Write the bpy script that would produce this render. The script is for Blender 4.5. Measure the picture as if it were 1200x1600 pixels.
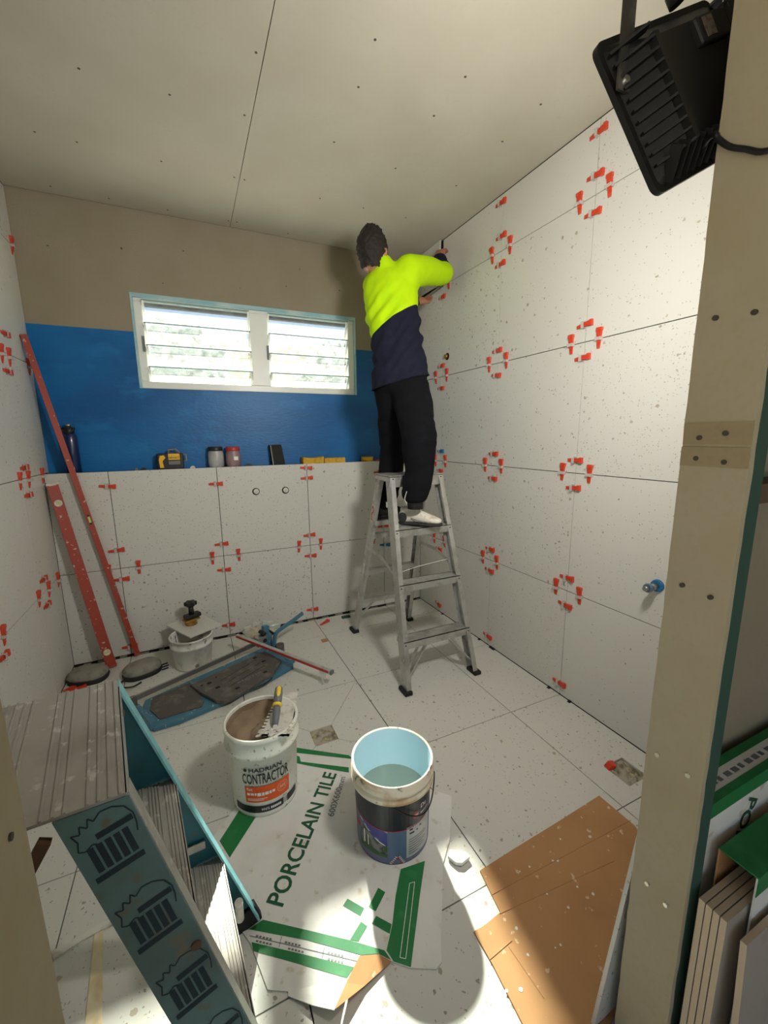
import bpy, bmesh, math, random
import numpy as np
from mathutils import Vector, Matrix, noise

random.seed(7)
for o in list(bpy.data.objects): bpy.data.objects.remove(o, do_unlink=True)
SC = bpy.context.scene
COL = SC.collection
V = Vector

# ------------------------------------------------------------------ camera
FPX = 647.24
CAM = np.array([-1.6897, -2.9333, 1.3760])
YAW, PIT, ROL = -.4337, -.1819, .0118
def _rot():
    cy, sy = math.cos(YAW), math.sin(YAW); cp, sp = math.cos(PIT), math.sin(PIT); cr, sr = math.cos(ROL), math.sin(ROL)
    Rz = np.array([[cy, -sy, 0], [sy, cy, 0], [0, 0, 1]]); Rx = np.array([[1, 0, 0], [0, cp, -sp], [0, sp, cp]])
    Ry = np.array([[cr, 0, sr], [0, 1, 0], [-sr, 0, cr]])
    return Rz @ Rx @ Ry
RM = _rot()
cam_d = bpy.data.cameras.new('camera'); cam = bpy.data.objects.new('camera', cam_d); COL.objects.link(cam)
mw = Matrix.Identity(4)
for i in range(3):
    mw[i][0] = RM[i, 0]; mw[i][1] = RM[i, 2]; mw[i][2] = -RM[i, 1]; mw[i][3] = CAM[i]
cam.matrix_world = mw
cam_d.sensor_width = 36; cam_d.sensor_fit = 'AUTO'; cam_d.lens = FPX / 1600 * 36; cam_d.clip_start = .02
SC.camera = cam

# photo pixel -> point on a plane of the place
def ray(u, v): return RM @ np.array([(u - 600) / FPX, 1, -(v - 800) / FPX])
def on(ax, val, u, v):
    d = ray(u, v); s = (val - CAM[ax]) / d[ax]; return V(CAM + s * d)
def F(u, v, z=0.0): return on(2, z, u, v)      # level plane
def B(u, v, y=0.0): return on(1, y, u, v)      # plane parallel to the window wall
def X(u, v, x=0.0): return on(0, x, u, v)      # plane parallel to the side walls

# ------------------------------------------------------------------ world, sun, exposure
SUN_TRAVEL = V((-.175, -1, -.82)).normalized()
world = bpy.data.worlds.new('sky'); SC.world = world; world.use_nodes = True
wn = world.node_tree.nodes; wl = world.node_tree.links
bg = wn['Background']
sky = wn.new('ShaderNodeTexSky'); sky.sky_type = 'NISHITA'; sky.sun_disc = False
sky.sun_elevation = math.asin(-SUN_TRAVEL.z); sky.sun_rotation = math.atan2(-SUN_TRAVEL.x, -SUN_TRAVEL.y)
sky.air_density = 1.0; sky.dust_density = .4
wl.new(sky.outputs[0], bg.inputs[0]); bg.inputs[1].default_value = .10
sd = bpy.data.lights.new('sun', 'SUN'); sd.energy = 20; sd.angle = math.radians(1.8); sd.color = (1, .93, .80)
sun = bpy.data.objects.new('sun', sd); COL.objects.link(sun)
sun.rotation_euler = SUN_TRAVEL.to_track_quat('-Z', 'Y').to_euler(); sun.location = (0, 6, 6)
FLOOD_POWER = 18.5
SC.view_settings.view_transform = 'Standard'; SC.view_settings.look = 'None'
SC.view_settings.exposure = 0.25; SC.view_settings.gamma = 1; SC.view_settings.use_curve_mapping = False

# ------------------------------------------------------------------ materials
def srgb(r, g, b):
    f = lambda c: (c / 12.92 if c <= .04045 else ((c + .055) / 1.055) ** 2.4)
    return (f(r / 255), f(g / 255), f(b / 255), 1)
MAT = {}
def mat(name, col, rough=.6, metal=0, spec=.5, n1=None, n2=None, bump=None, coat=0, trans=0, sss=0, pos=False, stretch=None):
    """n1/n2 = (scale, lo, hi, colour[, detail]) noise patches of another colour; bump = (scale, strength)"""
    m = bpy.data.materials.new(name); m.use_nodes = True; MAT[name] = m
    nt = m.node_tree; N = nt.nodes; L = nt.links; b = N['Principled BSDF']
    b.inputs['Roughness'].default_value = rough; b.inputs['Metallic'].default_value = metal
    b.inputs['Specular IOR Level'].default_value = spec; b.inputs['Coat Weight'].default_value = coat
    b.inputs['Transmission Weight'].default_value = trans
    if sss: b.inputs['Subsurface Weight'].default_value = sss; b.inputs['Subsurface Radius'].default_value = (.01, .004, .002)
    if pos: co = N.new('ShaderNodeNewGeometry').outputs['Position']
    else: co = N.new('ShaderNodeTexCoord').outputs['Object']
    if stretch:
        mp = N.new('ShaderNodeMapping'); mp.inputs['Scale'].default_value = stretch; L.new(co, mp.inputs[0]); co = mp.outputs[0]
    cur = None
    b.inputs['Base Color'].default_value = col
    for n in (n1, n2):
        if not n: continue
        t = N.new('ShaderNodeTexNoise'); t.inputs['Scale'].default_value = n[0]; t.inputs['Detail'].default_value = n[4] if len(n) > 4 else 5
        L.new(co, t.inputs['Vector'])
        r = N.new('ShaderNodeMapRange'); r.inputs[1].default_value = n[1]; r.inputs[2].default_value = n[2]; L.new(t.outputs[0], r.inputs[0])
        mx = N.new('ShaderNodeMix'); mx.data_type = 'RGBA'; L.new(r.outputs[0], mx.inputs[0])
        if cur is None: mx.inputs[6].default_value = col
        else: L.new(cur, mx.inputs[6])
        mx.inputs[7].default_value = n[3]; cur = mx.outputs[2]
    if cur is not None: L.new(cur, b.inputs['Base Color'])
    if bump:
        t = N.new('ShaderNodeTexNoise'); t.inputs['Scale'].default_value = bump[0]; t.inputs['Detail'].default_value = 4; L.new(co, t.inputs['Vector'])
        bp = N.new('ShaderNodeBump'); bp.inputs['Strength'].default_value = bump[1]; bp.inputs['Distance'].default_value = .004
        L.new(t.outputs[0], bp.inputs['Height']); L.new(bp.outputs[0], b.inputs['Normal'])
    return m

def terrazzo(name, base):
    m = bpy.data.materials.new(name); m.use_nodes = True; MAT[name] = m
    nt = m.node_tree; N = nt.nodes; L = nt.links; b = N['Principled BSDF']
    b.inputs['Roughness'].default_value = .42; b.inputs['Specular IOR Level'].default_value = .35
    g = N.new('ShaderNodeNewGeometry'); oi = N.new('ShaderNodeObjectInfo')
    sc = N.new('ShaderNodeVectorMath'); sc.operation = 'SCALE'; sc.inputs[0].default_value = (3.1, 5.7, 4.3); L.new(oi.outputs['Random'], sc.inputs['Scale'])
    ad = N.new('ShaderNodeVectorMath'); L.new(g.outputs['Position'], ad.inputs[0]); L.new(sc.outputs[0], ad.inputs[1])
    ns = N.new('ShaderNodeTexNoise'); ns.inputs['Scale'].default_value = 95; ns.inputs['Detail'].default_value = 1; L.new(ad.outputs[0], ns.inputs['Vector'])
    s2 = N.new('ShaderNodeVectorMath'); s2.operation = 'MULTIPLY_ADD'; L.new(ns.outputs['Color'], s2.inputs[0]); s2.inputs[1].default_value = (.012, .012, .012); L.new(ad.outputs[0], s2.inputs[2])
    cur = None
    for i, (scale, thr, frac, c1, c2) in enumerate(((64, .30, .30, srgb(178, 171, 155), srgb(142, 135, 121)), (115, .33, .35, srgb(186, 179, 164), srgb(156, 149, 135)), (38, .31, .13, srgb(184, 173, 155), srgb(156, 146, 130)))):
        v = N.new('ShaderNodeTexVoronoi'); v.inputs['Scale'].default_value = scale; L.new(s2.outputs[0], v.inputs['Vector'])
        sp = N.new('ShaderNodeSeparateColor'); L.new(v.outputs['Color'], sp.inputs[0])
        th = N.new('ShaderNodeMath'); th.operation = 'MULTIPLY'; L.new(sp.outputs[1], th.inputs[0]); th.inputs[1].default_value = thr
        lt = N.new('ShaderNodeMath'); lt.operation = 'LESS_THAN'; L.new(v.outputs['Distance'], lt.inputs[0]); L.new(th.outputs[0], lt.inputs[1])
        fr = N.new('ShaderNodeMath'); fr.operation = 'LESS_THAN'; L.new(sp.outputs[0], fr.inputs[0]); fr.inputs[1].default_value = frac
        mm = N.new('ShaderNodeMath'); mm.operation = 'MULTIPLY'; L.new(lt.outputs[0], mm.inputs[0]); L.new(fr.outputs[0], mm.inputs[1])
        cc = N.new('ShaderNodeMix'); cc.data_type = 'RGBA'; L.new(sp.outputs[2], cc.inputs[0]); cc.inputs[6].default_value = c1; cc.inputs[7].default_value = c2
        mx = N.new('ShaderNodeMix'); mx.data_type = 'RGBA'; L.new(mm.outputs[0], mx.inputs[0])
        if cur is None: mx.inputs[6].default_value = base
        else: L.new(cur, mx.inputs[6])
        L.new(cc.outputs[2], mx.inputs[7]); cur = mx.outputs[2]
    L.new(cur, b.inputs['Base Color'])
    return m

terrazzo('terrazzo', srgb(207, 205, 197))
mat('grout', srgb(38, 35, 32), .9)
mat('ceiling_board', srgb(190, 184, 168), .85, spec=.2, n1=(3, .4, .75, srgb(182, 175, 158)), n2=(60, .55, .75, srgb(186, 179, 163)))
mat('raw_board', srgb(152, 142, 123), .85, spec=.2, n1=(4, .4, .75, srgb(144, 133, 113)), n2=(120, .5, .75, srgb(146, 136, 117)))
mat('jamb_tape', srgb(158, 142, 112), .8, spec=.2, n1=(90, .5, .8, srgb(150, 134, 106)))
mat('jamb_board', srgb(176, 165, 140), .85, spec=.2, n1=(5, .45, .75, srgb(170, 156, 126)), n2=(90, .5, .8, srgb(172, 160, 134)))
mat('membrane', srgb(16, 104, 168), .42, spec=.35, n1=(2.2, .42, .6, srgb(10, 86, 146)), n2=(9, .55, .7, srgb(20, 110, 174)), bump=(70, .35), stretch=(.5, 1, 1.2))
mat('membrane_pale', srgb(140, 186, 198), .4, n1=(8, .4, .7, srgb(190, 210, 208)))
mat('window_white', srgb(232, 234, 228), .35)
mat('glass_edge', srgb(120, 146, 146), .3)
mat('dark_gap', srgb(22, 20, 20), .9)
mat('screw_dark', srgb(70, 62, 52), .6)
mat('screw_light', srgb(205, 198, 180), .3, metal=.6)
mat('orange', srgb(206, 62, 32), .45, n1=(60, .5, .7, srgb(200, 92, 66)))
mat('blue_clip', srgb(28, 110, 160), .45)
mat('aluminium', srgb(196, 195, 190), .42, metal=.75, n1=(14, .45, .7, srgb(172, 170, 162)), n2=(50, .58, .68, srgb(206, 204, 198)))
mat('tread', srgb(176, 171, 162), .5, metal=.4, n1=(9, .5, .75, srgb(148, 141, 130)), n2=(34, .6, .68, srgb(206, 201, 192)))
mat('teal', srgb(28, 104, 118), .45, n1=(7, .5, .75, srgb(22, 74, 84)), n2=(30, .66, .72, srgb(78, 92, 76)))
mat('teal_faded', srgb(100, 130, 128), .6, n1=(6, .42, .7, srgb(82, 98, 92)), n2=(26, .6, .7, srgb(112, 108, 88)))
mat('teal_edge', srgb(130, 190, 196), .4, n1=(20, .4, .7, srgb(96, 160, 170)))
mat('teal_ink', srgb(22, 44, 50), .6)
mat('rubber', srgb(28, 27, 26), .8)
mat('bolt', srgb(50, 46, 42), .4, metal=.6)
mat('rust', srgb(96, 66, 44), .7)
mat('bucket_white', srgb(232, 232, 220), .38, n1=(12, .55, .72, srgb(206, 202, 186)), n2=(60, .62, .7, srgb(168, 160, 142)))
mat('bucket_dirty', srgb(216, 214, 206), .5, n1=(10, .5, .66, srgb(186, 180, 168)), n2=(26, .6, .68, srgb(120, 112, 98)))
mat('bucket_inside', srgb(186, 212, 222), .35, n1=(5, .6, .64, srgb(228, 224, 206)))
mat('bucket_rim', srgb(232, 222, 200), .45, n1=(9, .5, .62, srgb(196, 164, 124)), n2=(22, .6, .66, srgb(112, 100, 88)))
mat('mud', srgb(150, 130, 106), .85, n1=(14, .4, .7, srgb(128, 108, 86)), bump=(30, .6))
mat('water', srgb(142, 158, 146), .12, n1=(18, .66, .7, srgb(196, 204, 190)))
mat('ink_black', srgb(30, 30, 32), .5)
mat('ink_orange', srgb(232, 92, 28), .5)
mat('ink_white', srgb(236, 234, 228), .5)
mat('ink_pink', srgb(238, 176, 146), .5)
mat('ink_navy', srgb(22, 24, 40), .4)
mat('ink_red', srgb(176, 30, 40), .45)
mat('ink_purple', srgb(56, 60, 140), .4, n1=(22, .52, .6, srgb(190, 205, 225)))
mat('ink_slate', srgb(88, 110, 140), .4)
mat('ink_base', srgb(98, 104, 132), .4)
mat('ink_grass', srgb(52, 92, 40), .5)
mat('ink_steel', srgb(120, 124, 122), .4, n1=(40, .45, .6, srgb(60, 66, 62)))
mat('ink_panel', srgb(186, 188, 186), .5)
mat('ink_grey', srgb(110, 112, 114), .5)
mat('carton_white', srgb(224, 222, 216), .8, spec=.2, n1=(6, .5, .75, srgb(208, 203, 193)), n2=(25, .62, .72, srgb(196, 184, 164)), bump=(40, .3))
mat('carton_green', srgb(24, 116, 58), .6, n1=(20, .55, .75, srgb(50, 132, 76)))
mat('green_ink_dark', srgb(22, 84, 52), .7)
mat('cardboard', srgb(178, 134, 92), .8, spec=.2, n1=(5, .45, .75, srgb(166, 122, 82)), n2=(40, .66, .7, srgb(206, 178, 146)))
mat('cardboard_edge', srgb(150, 112, 76), .9)
mat('level_red', srgb(160, 60, 40), .42, n1=(16, .55, .7, srgb(134, 82, 66)), n2=(45, .63, .68, srgb(196, 178, 164)))
mat('vial', srgb(190, 205, 90), .2)
mat('black_plastic', srgb(26, 26, 27), .45, n1=(30, .6, .75, srgb(56, 55, 54)))
mat('flood_black', srgb(15, 14, 13), .55, n1=(18, .6, .78, srgb(42, 38, 34)))
mat('strap_grey', srgb(52, 50, 47), .5, n1=(30, .5, .7, srgb(86, 82, 76)))
mat('yellow', srgb(232, 176, 26), .45)
mat('tool_yellow', srgb(240, 205, 60), .4)
mat('cutter_blue', srgb(64, 114, 134), .42, n1=(14, .55, .72, srgb(88, 120, 130)), n2=(50, .66, .7, srgb(176, 186, 188)))
mat('cutter_pad', srgb(84, 80, 74), .7, n1=(20, .5, .7, srgb(112, 106, 98)))
mat('steel', srgb(170, 168, 164), .35, metal=.9)
mat('brass', srgb(176, 134, 60), .35, metal=.7, n1=(20, .5, .7, srgb(120, 86, 40)))
mat('pad_grey', srgb(138, 134, 122), .6, n1=(20, .5, .7, srgb(112, 108, 98)))
mat('strap_black', srgb(30, 29, 30), .7)
mat('bottle_blue', srgb(16, 34, 78), .3, coat=.3)
mat('jar_powder', srgb(176, 174, 172), .4, n1=(20, .4, .7, srgb(150, 148, 148)))
mat('jar_pink', srgb(150, 122, 122), .4, n1=(20, .4, .7, srgb(120, 100, 104)))
mat('lid_red', srgb(176, 52, 48), .4)
mat('sponge', srgb(206, 164, 58), .95, bump=(120, .8), n1=(60, .5, .7, srgb(176, 132, 40)))
mat('hivis', srgb(190, 232, 10), .85, spec=.2, n1=(9, .45, .8, srgb(176, 222, 6)), bump=(220, .2))
mat('navy', srgb(30, 32, 48), .95, spec=.15, n1=(30, .5, .8, srgb(36, 38, 56)), bump=(220, .2))
mat('trousers', srgb(17, 17, 21), .95, spec=.15, n1=(14, .5, .8, srgb(23, 23, 28)), bump=(160, .2))
mat('skin', srgb(176, 122, 94), .55, sss=.1, n1=(30, .4, .8, srgb(162, 106, 82)))
mat('hair', srgb(24, 18, 16), .7, n1=(60, .4, .7, srgb(44, 32, 27)), bump=(180, .9))
mat('shoe_white', srgb(226, 220, 206), .55, n1=(30, .55, .7, srgb(196, 184, 160)))
mat('shoe_sole', srgb(44, 42, 42), .7, n1=(50, .55, .7, srgb(70, 66, 60)))
mat('tape_cream', srgb(222, 208, 172), .8, n1=(18, .45, .7, srgb(196, 172, 132)))
mat('stone_white', srgb(214, 210, 200), .7, n1=(30, .5, .7, srgb(180, 172, 158)))
mat('stud_green', srgb(44, 78, 66), .75, n1=(10, .45, .7, srgb(58, 72, 56)), stretch=(1, 1, .15))
mat('stud_brown', srgb(96, 76, 58), .85, n1=(12, .4, .7, srgb(74, 58, 44)), stretch=(1, 1, .1))
mat('paper_back', srgb(150, 142, 132), .9, n1=(5, .4, .7, srgb(138, 130, 120)))
mat('hall_paint', srgb(170, 160, 145), .9)
mat('hall_floor', srgb(206, 202, 192), .7, n1=(4, .4, .7, srgb(196, 191, 180)))
mat('tile_edge', srgb(206, 186, 158), .7)
mat('tile_face_dark', srgb(168, 158, 146), .6, n1=(14, .5, .7, srgb(156, 146, 134)))
mat('leaf_dark', srgb(58, 84, 36), .6, n1=(30, .4, .7, srgb(104, 124, 52)))
mat('leaf_pale', srgb(120, 126, 96), .6, n1=(30, .4, .7, srgb(160, 160, 130)))
mat('bark', srgb(84, 66, 50), .9)
mat('fascia', srgb(196, 128, 84), .6)
mat('house_wall', srgb(214, 194, 150), .8)
mat('bounce_pale', srgb(228, 228, 222), .6)
mat('roof_metal', srgb(210, 214, 214), .5)
mat('concrete_out', srgb(222, 219, 210), .9, n1=(2, .4, .7, srgb(212, 208, 198)))
mat('ledge_blue', srgb(22, 70, 112), .4)
mat('drain', srgb(168, 160, 142), .8, n1=(34, .45, .65, srgb(112, 102, 84)), n2=(22, .6, .68, srgb(196, 186, 120)))
mat('sticker', srgb(214, 204, 190), .5, n1=(60, .5, .55, srgb(170, 40, 36)))
mat('sticker_grey', srgb(96, 84, 70), .6, n1=(120, .5, .6, srgb(70, 58, 48)))

def special(name, build):
    m = bpy.data.materials.new(name); m.use_nodes = True; MAT[name] = m
    nt = m.node_tree; nt.nodes.remove(nt.nodes['Principled BSDF']); build(nt.nodes, nt.links, nt.nodes['Material Output'])
def _glass(N, L, out):                       # obscure louvre glass: lets sun through, scatters some of it
    tr = N.new('ShaderNodeBsdfTransparent'); tr.inputs[0].default_value = (.93, .97, .97, 1)
    tl = N.new('ShaderNodeBsdfTranslucent'); tl.inputs[0].default_value = (.9, .95, .95, 1)
    gl = N.new('ShaderNodeBsdfGlossy'); gl.inputs['Roughness'].default_value = .08
    co = N.new('ShaderNodeTexCoord'); ns = N.new('ShaderNodeTexNoise'); ns.inputs['Scale'].default_value = 22; ns.inputs['Detail'].default_value = 3; L.new(co.outputs['Object'], ns.inputs['Vector'])
    mr = N.new('ShaderNodeMapRange'); L.new(ns.outputs[0], mr.inputs[0]); mr.inputs[1].default_value = .3; mr.inputs[2].default_value = .7; mr.inputs[3].default_value = .05; mr.inputs[4].default_value = .14
    m1 = N.new('ShaderNodeMixShader'); L.new(mr.outputs[0], m1.inputs[0]); L.new(tr.outputs[0], m1.inputs[1]); L.new(tl.outputs[0], m1.inputs[2])
    m2 = N.new('ShaderNodeMixShader'); m2.inputs[0].default_value = .07; L.new(m1.outputs[0], m2.inputs[1]); L.new(gl.outputs[0], m2.inputs[2])
    L.new(m2.outputs[0], out.inputs[0])
special('louvre_glass', _glass)
def _clear(N, L, out):
    tr = N.new('ShaderNodeBsdfTransparent'); tr.inputs[0].default_value = (.95, .96, .94, 1)
    df = N.new('ShaderNodeBsdfPrincipled'); df.inputs['Base Color'].default_value = (.8, .82, .78, 1); df.inputs['Roughness'].default_value = .2
    m1 = N.new('ShaderNodeMixShader'); m1.inputs[0].default_value = .35; L.new(tr.outputs[0], m1.inputs[1]); L.new(df.outputs[0], m1.inputs[2]); L.new(m1.outputs[0], out.inputs[0])
special('clear_plastic', _clear)
def _lamp(N, L, out):
    e = N.new('ShaderNodeEmission'); e.inputs[0].default_value = (1, .95, .86, 1); e.inputs[1].default_value = 12; L.new(e.outputs[0], out.inputs[0])
special('lamp_glass', _lamp)

# ------------------------------------------------------------------ mesh helpers
ORI = {}
class MB:
    def __init__(s): s.v = []; s.f = []; s.m = []; s.cm = 0; s.sm = []; s.smooth = False
    def mat(s, i): s.cm = i; return s
    def _add(s, vs, fs):
        b = len(s.v); s.v += [V(p) for p in vs]
        for f in fs: s.f.append([b + i for i in f]); s.m.append(s.cm); s.sm.append(s.smooth)
        return s
    def box(s, lo, hi):
        x0, y0, z0 = lo; x1, y1, z1 = hi
        return s._add([(x0, y0, z0), (x1, y0, z0), (x1, y1, z0), (x0, y1, z0), (x0, y0, z1), (x1, y0, z1), (x1, y1, z1), (x0, y1, z1)],
                      [(3, 2, 1, 0), (4, 5, 6, 7), (0, 1, 5, 4), (1, 2, 6, 5), (2, 3, 7, 6), (3, 0, 4, 7)])
    def obox(s, p0, p1, a, ha, hb, b=None):
        """bar from p0 to p1; a = direction of half-width ha; hb half-thickness across"""
        p0, p1 = V(p0), V(p1); ax = (p1 - p0).normalized(); a = V(a); a = (a - a.dot(ax) * ax).normalized(); c = ax.cross(a)
        P = [p + i * ha * a + j * hb * c for p in (p0, p1) for i, j in ((-1, -1), (1, -1), (1, 1), (-1, 1))]
        return s._add(P, [(3, 2, 1, 0), (4, 5, 6, 7), (0, 1, 5, 4), (1, 2, 6, 5), (2, 3, 7, 6), (3, 0, 4, 7)])
    def channel(s, p0, p1, wdir, fdir, w, f, t):
        """C section: web of width w along wdir, flanges of length f along fdir"""
        p0, p1 = V(p0), V(p1); ax = (p1 - p0).normalized(); wd = V(wdir); wd = (wd - wd.dot(ax) * ax).normalized()
        fd = V(fdir); fd = (fd - fd.dot(ax) * ax - fd.dot(wd) * wd).normalized()
        s.obox(p0, p1, wd, w / 2, t / 2)
        for k in (-1, 1):
            o = wd * k * (w / 2 - t / 2) + fd * f / 2
            s.obox(p0 + o, p1 + o, fd, f / 2, t / 2)
        return s
    def cyl(s, p0, p1, r0, r1=None, n=16, caps=True):
        r1 = r0 if r1 is None else r1; p0, p1 = V(p0), V(p1); ax = (p1 - p0).normalized()
        a = ax.orthogonal().normalized(); c = ax.cross(a)
        P = []
        for p, r in ((p0, r0), (p1, r1)):
            for k in range(n):
                t = 2 * math.pi * k / n; P.append(p + r * (math.cos(t) * a + math.sin(t) * c))
        fs = [(k, (k + 1) % n, n + (k + 1) % n, n + k) for k in range(n)]
        sm = s.smooth; s.smooth = True; b0 = len(s.f); s._add(P, fs); s.smooth = sm
        if caps:
            b = len(s.v) - 2 * n
            s.f += [list(range(b, b + n))[::-1], list(range(b + n, b + 2 * n))]; s.m += [s.cm] * 2; s.sm += [False] * 2
        return s
    def tube(s, pts, r, n=8):
        pts = [V(p) for p in pts]; m = len(pts); P = []; prev = None
        for i, p in enumerate(pts):
            t = (pts[min(i + 1, m - 1)] - pts[max(i - 1, 0)]).normalized()
            a = t.orthogonal().normalized() if prev is None else (prev - prev.dot(t) * t).normalized(); prev = a; c = t.cross(a)
            rr = r[i] if isinstance(r, (list, tuple)) else r
            P += [p + rr * (math.cos(2 * math.pi * k / n) * a + math.sin(2 * math.pi * k / n) * c) for k in range(n)]
        fs = [(i * n + k, i * n + (k + 1) % n, (i + 1) * n + (k + 1) % n, (i + 1) * n + k) for i in range(m - 1) for k in range(n)]
        fs += [tuple(range(n))[::-1], tuple(range((m - 1) * n, m * n))]
        sm = s.smooth; s.smooth = True; s._add(P, fs); s.smooth = sm; return s
    def lathe(s, prof, c, n=40, closed=False):
        c = V(c); P = []; m = len(prof)
        for r, z in prof:
            for k in range(n):
                t = 2 * math.pi * k / n; P.append(c + V((r * math.cos(t), r * math.sin(t), z)))
        fs = []
        for i in range(m - 1):
            for k in range(n): fs.append((i * n + k, i * n + (k + 1) % n, (i + 1) * n + (k + 1) % n, (i + 1) * n + k))
        sm = s.smooth; s.smooth = True; s._add(P, fs); s.smooth = sm
        return s
    def disc(s, c, r, z, n=40):
        c = V(c); return s._add([c + V((r * math.cos(2 * math.pi * k / n), r * math.sin(2 * math.pi * k / n), z)) for k in range(n)], [tuple(range(n))])
    def prism(s, poly, h):
        """poly: list of 3-D points (top outline, ccw), extruded by vector h"""
        h = V(h); n = len(poly); P = [V(p) for p in poly] + [V(p) + h for p in poly]
        return s._add(P, [tuple(range(n)), tuple(range(n, 2 * n))[::-1]] + [((k + 1) % n, k, n + k, n + (k + 1) % n) for k in range(n)])
    def ell(s, c, r, rot=None, nu=12, nv=8):
        c = V(c); r = (r, r, r) if not isinstance(r, (tuple, list)) else r
        ax = rot or (V((1, 0, 0)), V((0, 1, 0)), V((0, 0, 1)))
        P = []
        for i in range(nv + 1):
            ph = math.pi * i / nv
            for k in range(nu):
                t = 2 * math.pi * k / nu
                P.append(c + ax[0] * r[0] * math.sin(ph) * math.cos(t) + ax[1] * r[1] * math.sin(ph) * math.sin(t) + ax[2] * r[2] * math.cos(ph))
        fs = [(i * nu + k, (i + 1) * nu + k, (i + 1) * nu + (k + 1) % nu, i * nu + (k + 1) % nu) for i in range(nv) for k in range(nu)]
        sm = s.smooth; s.smooth = True; s._add(P, fs); s.smooth = sm; return s
    def caps(s, nodes, rot=None, step=.018):
        """chain of ellipsoids along nodes (p, r)"""
        for (p, r), (q, t) in zip(nodes[:-1], nodes[1:]):
            p, q = V(p), V(q); r = r if isinstance(r, tuple) else (r, r, r); t = t if isinstance(t, tuple) else (t, t, t)
            k = max(2, int((q - p).length / step))
            for i in range(k + 1):
                w = i / k; s.ell(p.lerp(q, w), tuple(a * (1 - w) + b * w for a, b in zip(r, t)), rot)
        return s
    def quad(s, pts): return s._add(pts, [tuple(range(len(pts)))])
    def build(s, name, mats, parent=None, origin=None):
        me = bpy.data.meshes.new(name)
        vs = s.v
        if parent is not None and parent in ORI:
            inv = ORI[parent].inverted(); vs = [inv @ p for p in vs]
        elif parent is None:
            if origin is None:
                xs = [p.x for p in vs]; ys = [p.y for p in vs]; zs = [p.z for p in vs]
                origin = V(((min(xs) + max(xs)) / 2, (min(ys) + max(ys)) / 2, min(zs)))
            vs = [p - V(origin) for p in vs]
        me.from_pydata([tuple(p) for p in vs], [], [tuple(f) for f in s.f])
        if not isinstance(mats, (list, tuple)): mats = [mats]
        for m in mats: me.materials.append(MAT[m])
        me.polygons.foreach_set('material_index', s.m); me.polygons.foreach_set('use_smooth', s.sm)
        me.update()
        o = bpy.data.objects.new(name, me); COL.objects.link(o)
        if parent is not None: o.parent = parent; ORI[o] = ORI.get(parent, Matrix.Identity(4))
        else: o.location = origin; ORI[o] = Matrix.Translation(origin)
        return o
def thing(name, label, cat, loc=(0, 0, 0), group=None):
    o = bpy.data.objects.new(name, None); COL.objects.link(o); o.location = loc; o.empty_display_size = .05
    ORI[o] = Matrix.Translation(V(loc)); o['label'] = label; o['category'] = cat
    if group: o['group'] = group
    return o
def tag(o, label, cat, group=None, kind=None):
    o['label'] = label; o['category'] = cat
    if group: o['group'] = group
    if kind: o['kind'] = kind
    return o
def struct(o, label=None):
    o['kind'] = 'structure'
    if label: o['label'] = label
    return o
def bevel(o, w, seg=2):
    m = o.modifiers.new('bevel', 'BEVEL'); m.width = w; m.segments = seg; m.limit_method = 'ANGLE'; return o
def text2d(s, size=1.0, bold=0.0, width=None):
    """flat outline of a word: (points, faces) with the baseline at y=0 starting at x=0"""
    cu = bpy.data.curves.new('t', 'FONT'); cu.body = s; cu.size = size; cu.offset = bold; cu.resolution_u = 3
    ob = bpy.data.objects.new('t', cu); COL.objects.link(ob)
    dg = bpy.context.evaluated_depsgraph_get(); dg.update()
    me = bpy.data.meshes.new_from_object(ob.evaluated_get(dg))
    P = [(v.co.x, v.co.y) for v in me.vertices]; Fc = [tuple(p.vertices) for p in me.polygons]
    bpy.data.objects.remove(ob); bpy.data.curves.remove(cu); bpy.data.meshes.remove(me)
    x0 = min(p[0] for p in P); x1 = max(p[0] for p in P)
    k = (width / (x1 - x0)) if width else 1
    return [((x - x0) * k, y) for x, y in P], Fc
def put_text(mb, s, fn, size=1.0, bold=0.0, width=None):
    P, Fc = text2d(s, size, bold, width); mb._add([fn(x, y) for x, y in P], Fc); return mb
def ribbon(mb, pts, w, fn, closed=False):
    pts = [V((p[0], p[1])) for p in pts]; n = len(pts)
    for i in range(n if closed else n - 1):
        a, b = pts[i], pts[(i + 1) % n]; d = (b - a).normalized(); q = V((-d.y, d.x)) * w / 2
        mb.quad([fn(*p) for p in (a - q, b - q, b + q, a + q)])
    return mb
def remeshed(mb, voxel, smooth=6):
    """continuous skin over overlapping shapes"""
    me = bpy.data.meshes.new('tmp'); me.from_pydata([tuple(p) for p in mb.v], [], [tuple(f) for f in mb.f]); me.update()
    ob = bpy.data.objects.new('tmp', me); COL.objects.link(ob)
    r = ob.modifiers.new('r', 'REMESH'); r.mode = 'VOXEL'; r.voxel_size = voxel
    dg = bpy.context.evaluated_depsgraph_get(); dg.update()
    out = bpy.data.meshes.new_from_object(ob.evaluated_get(dg)); bpy.data.objects.remove(ob); bpy.data.meshes.remove(me)
    bm = bmesh.new(); bm.from_mesh(out); bpy.data.meshes.remove(out)
    for _ in range(smooth): bmesh.ops.smooth_vert(bm, verts=bm.verts, factor=.5, use_axis_x=True, use_axis_y=True, use_axis_z=True)
    return bm
def bm_obj(bm, name, mats, parent):
    inv = ORI[parent].inverted()
    for v in bm.verts: v.co = inv @ v.co
    for f in bm.faces: f.smooth = True
    me = bpy.data.meshes.new(name); bm.to_mesh(me); bm.free()
    for m in mats: me.materials.append(MAT[m])
    o = bpy.data.objects.new(name, me); COL.objects.link(o); o.parent = parent; ORI[o] = ORI[parent]; return o

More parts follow.
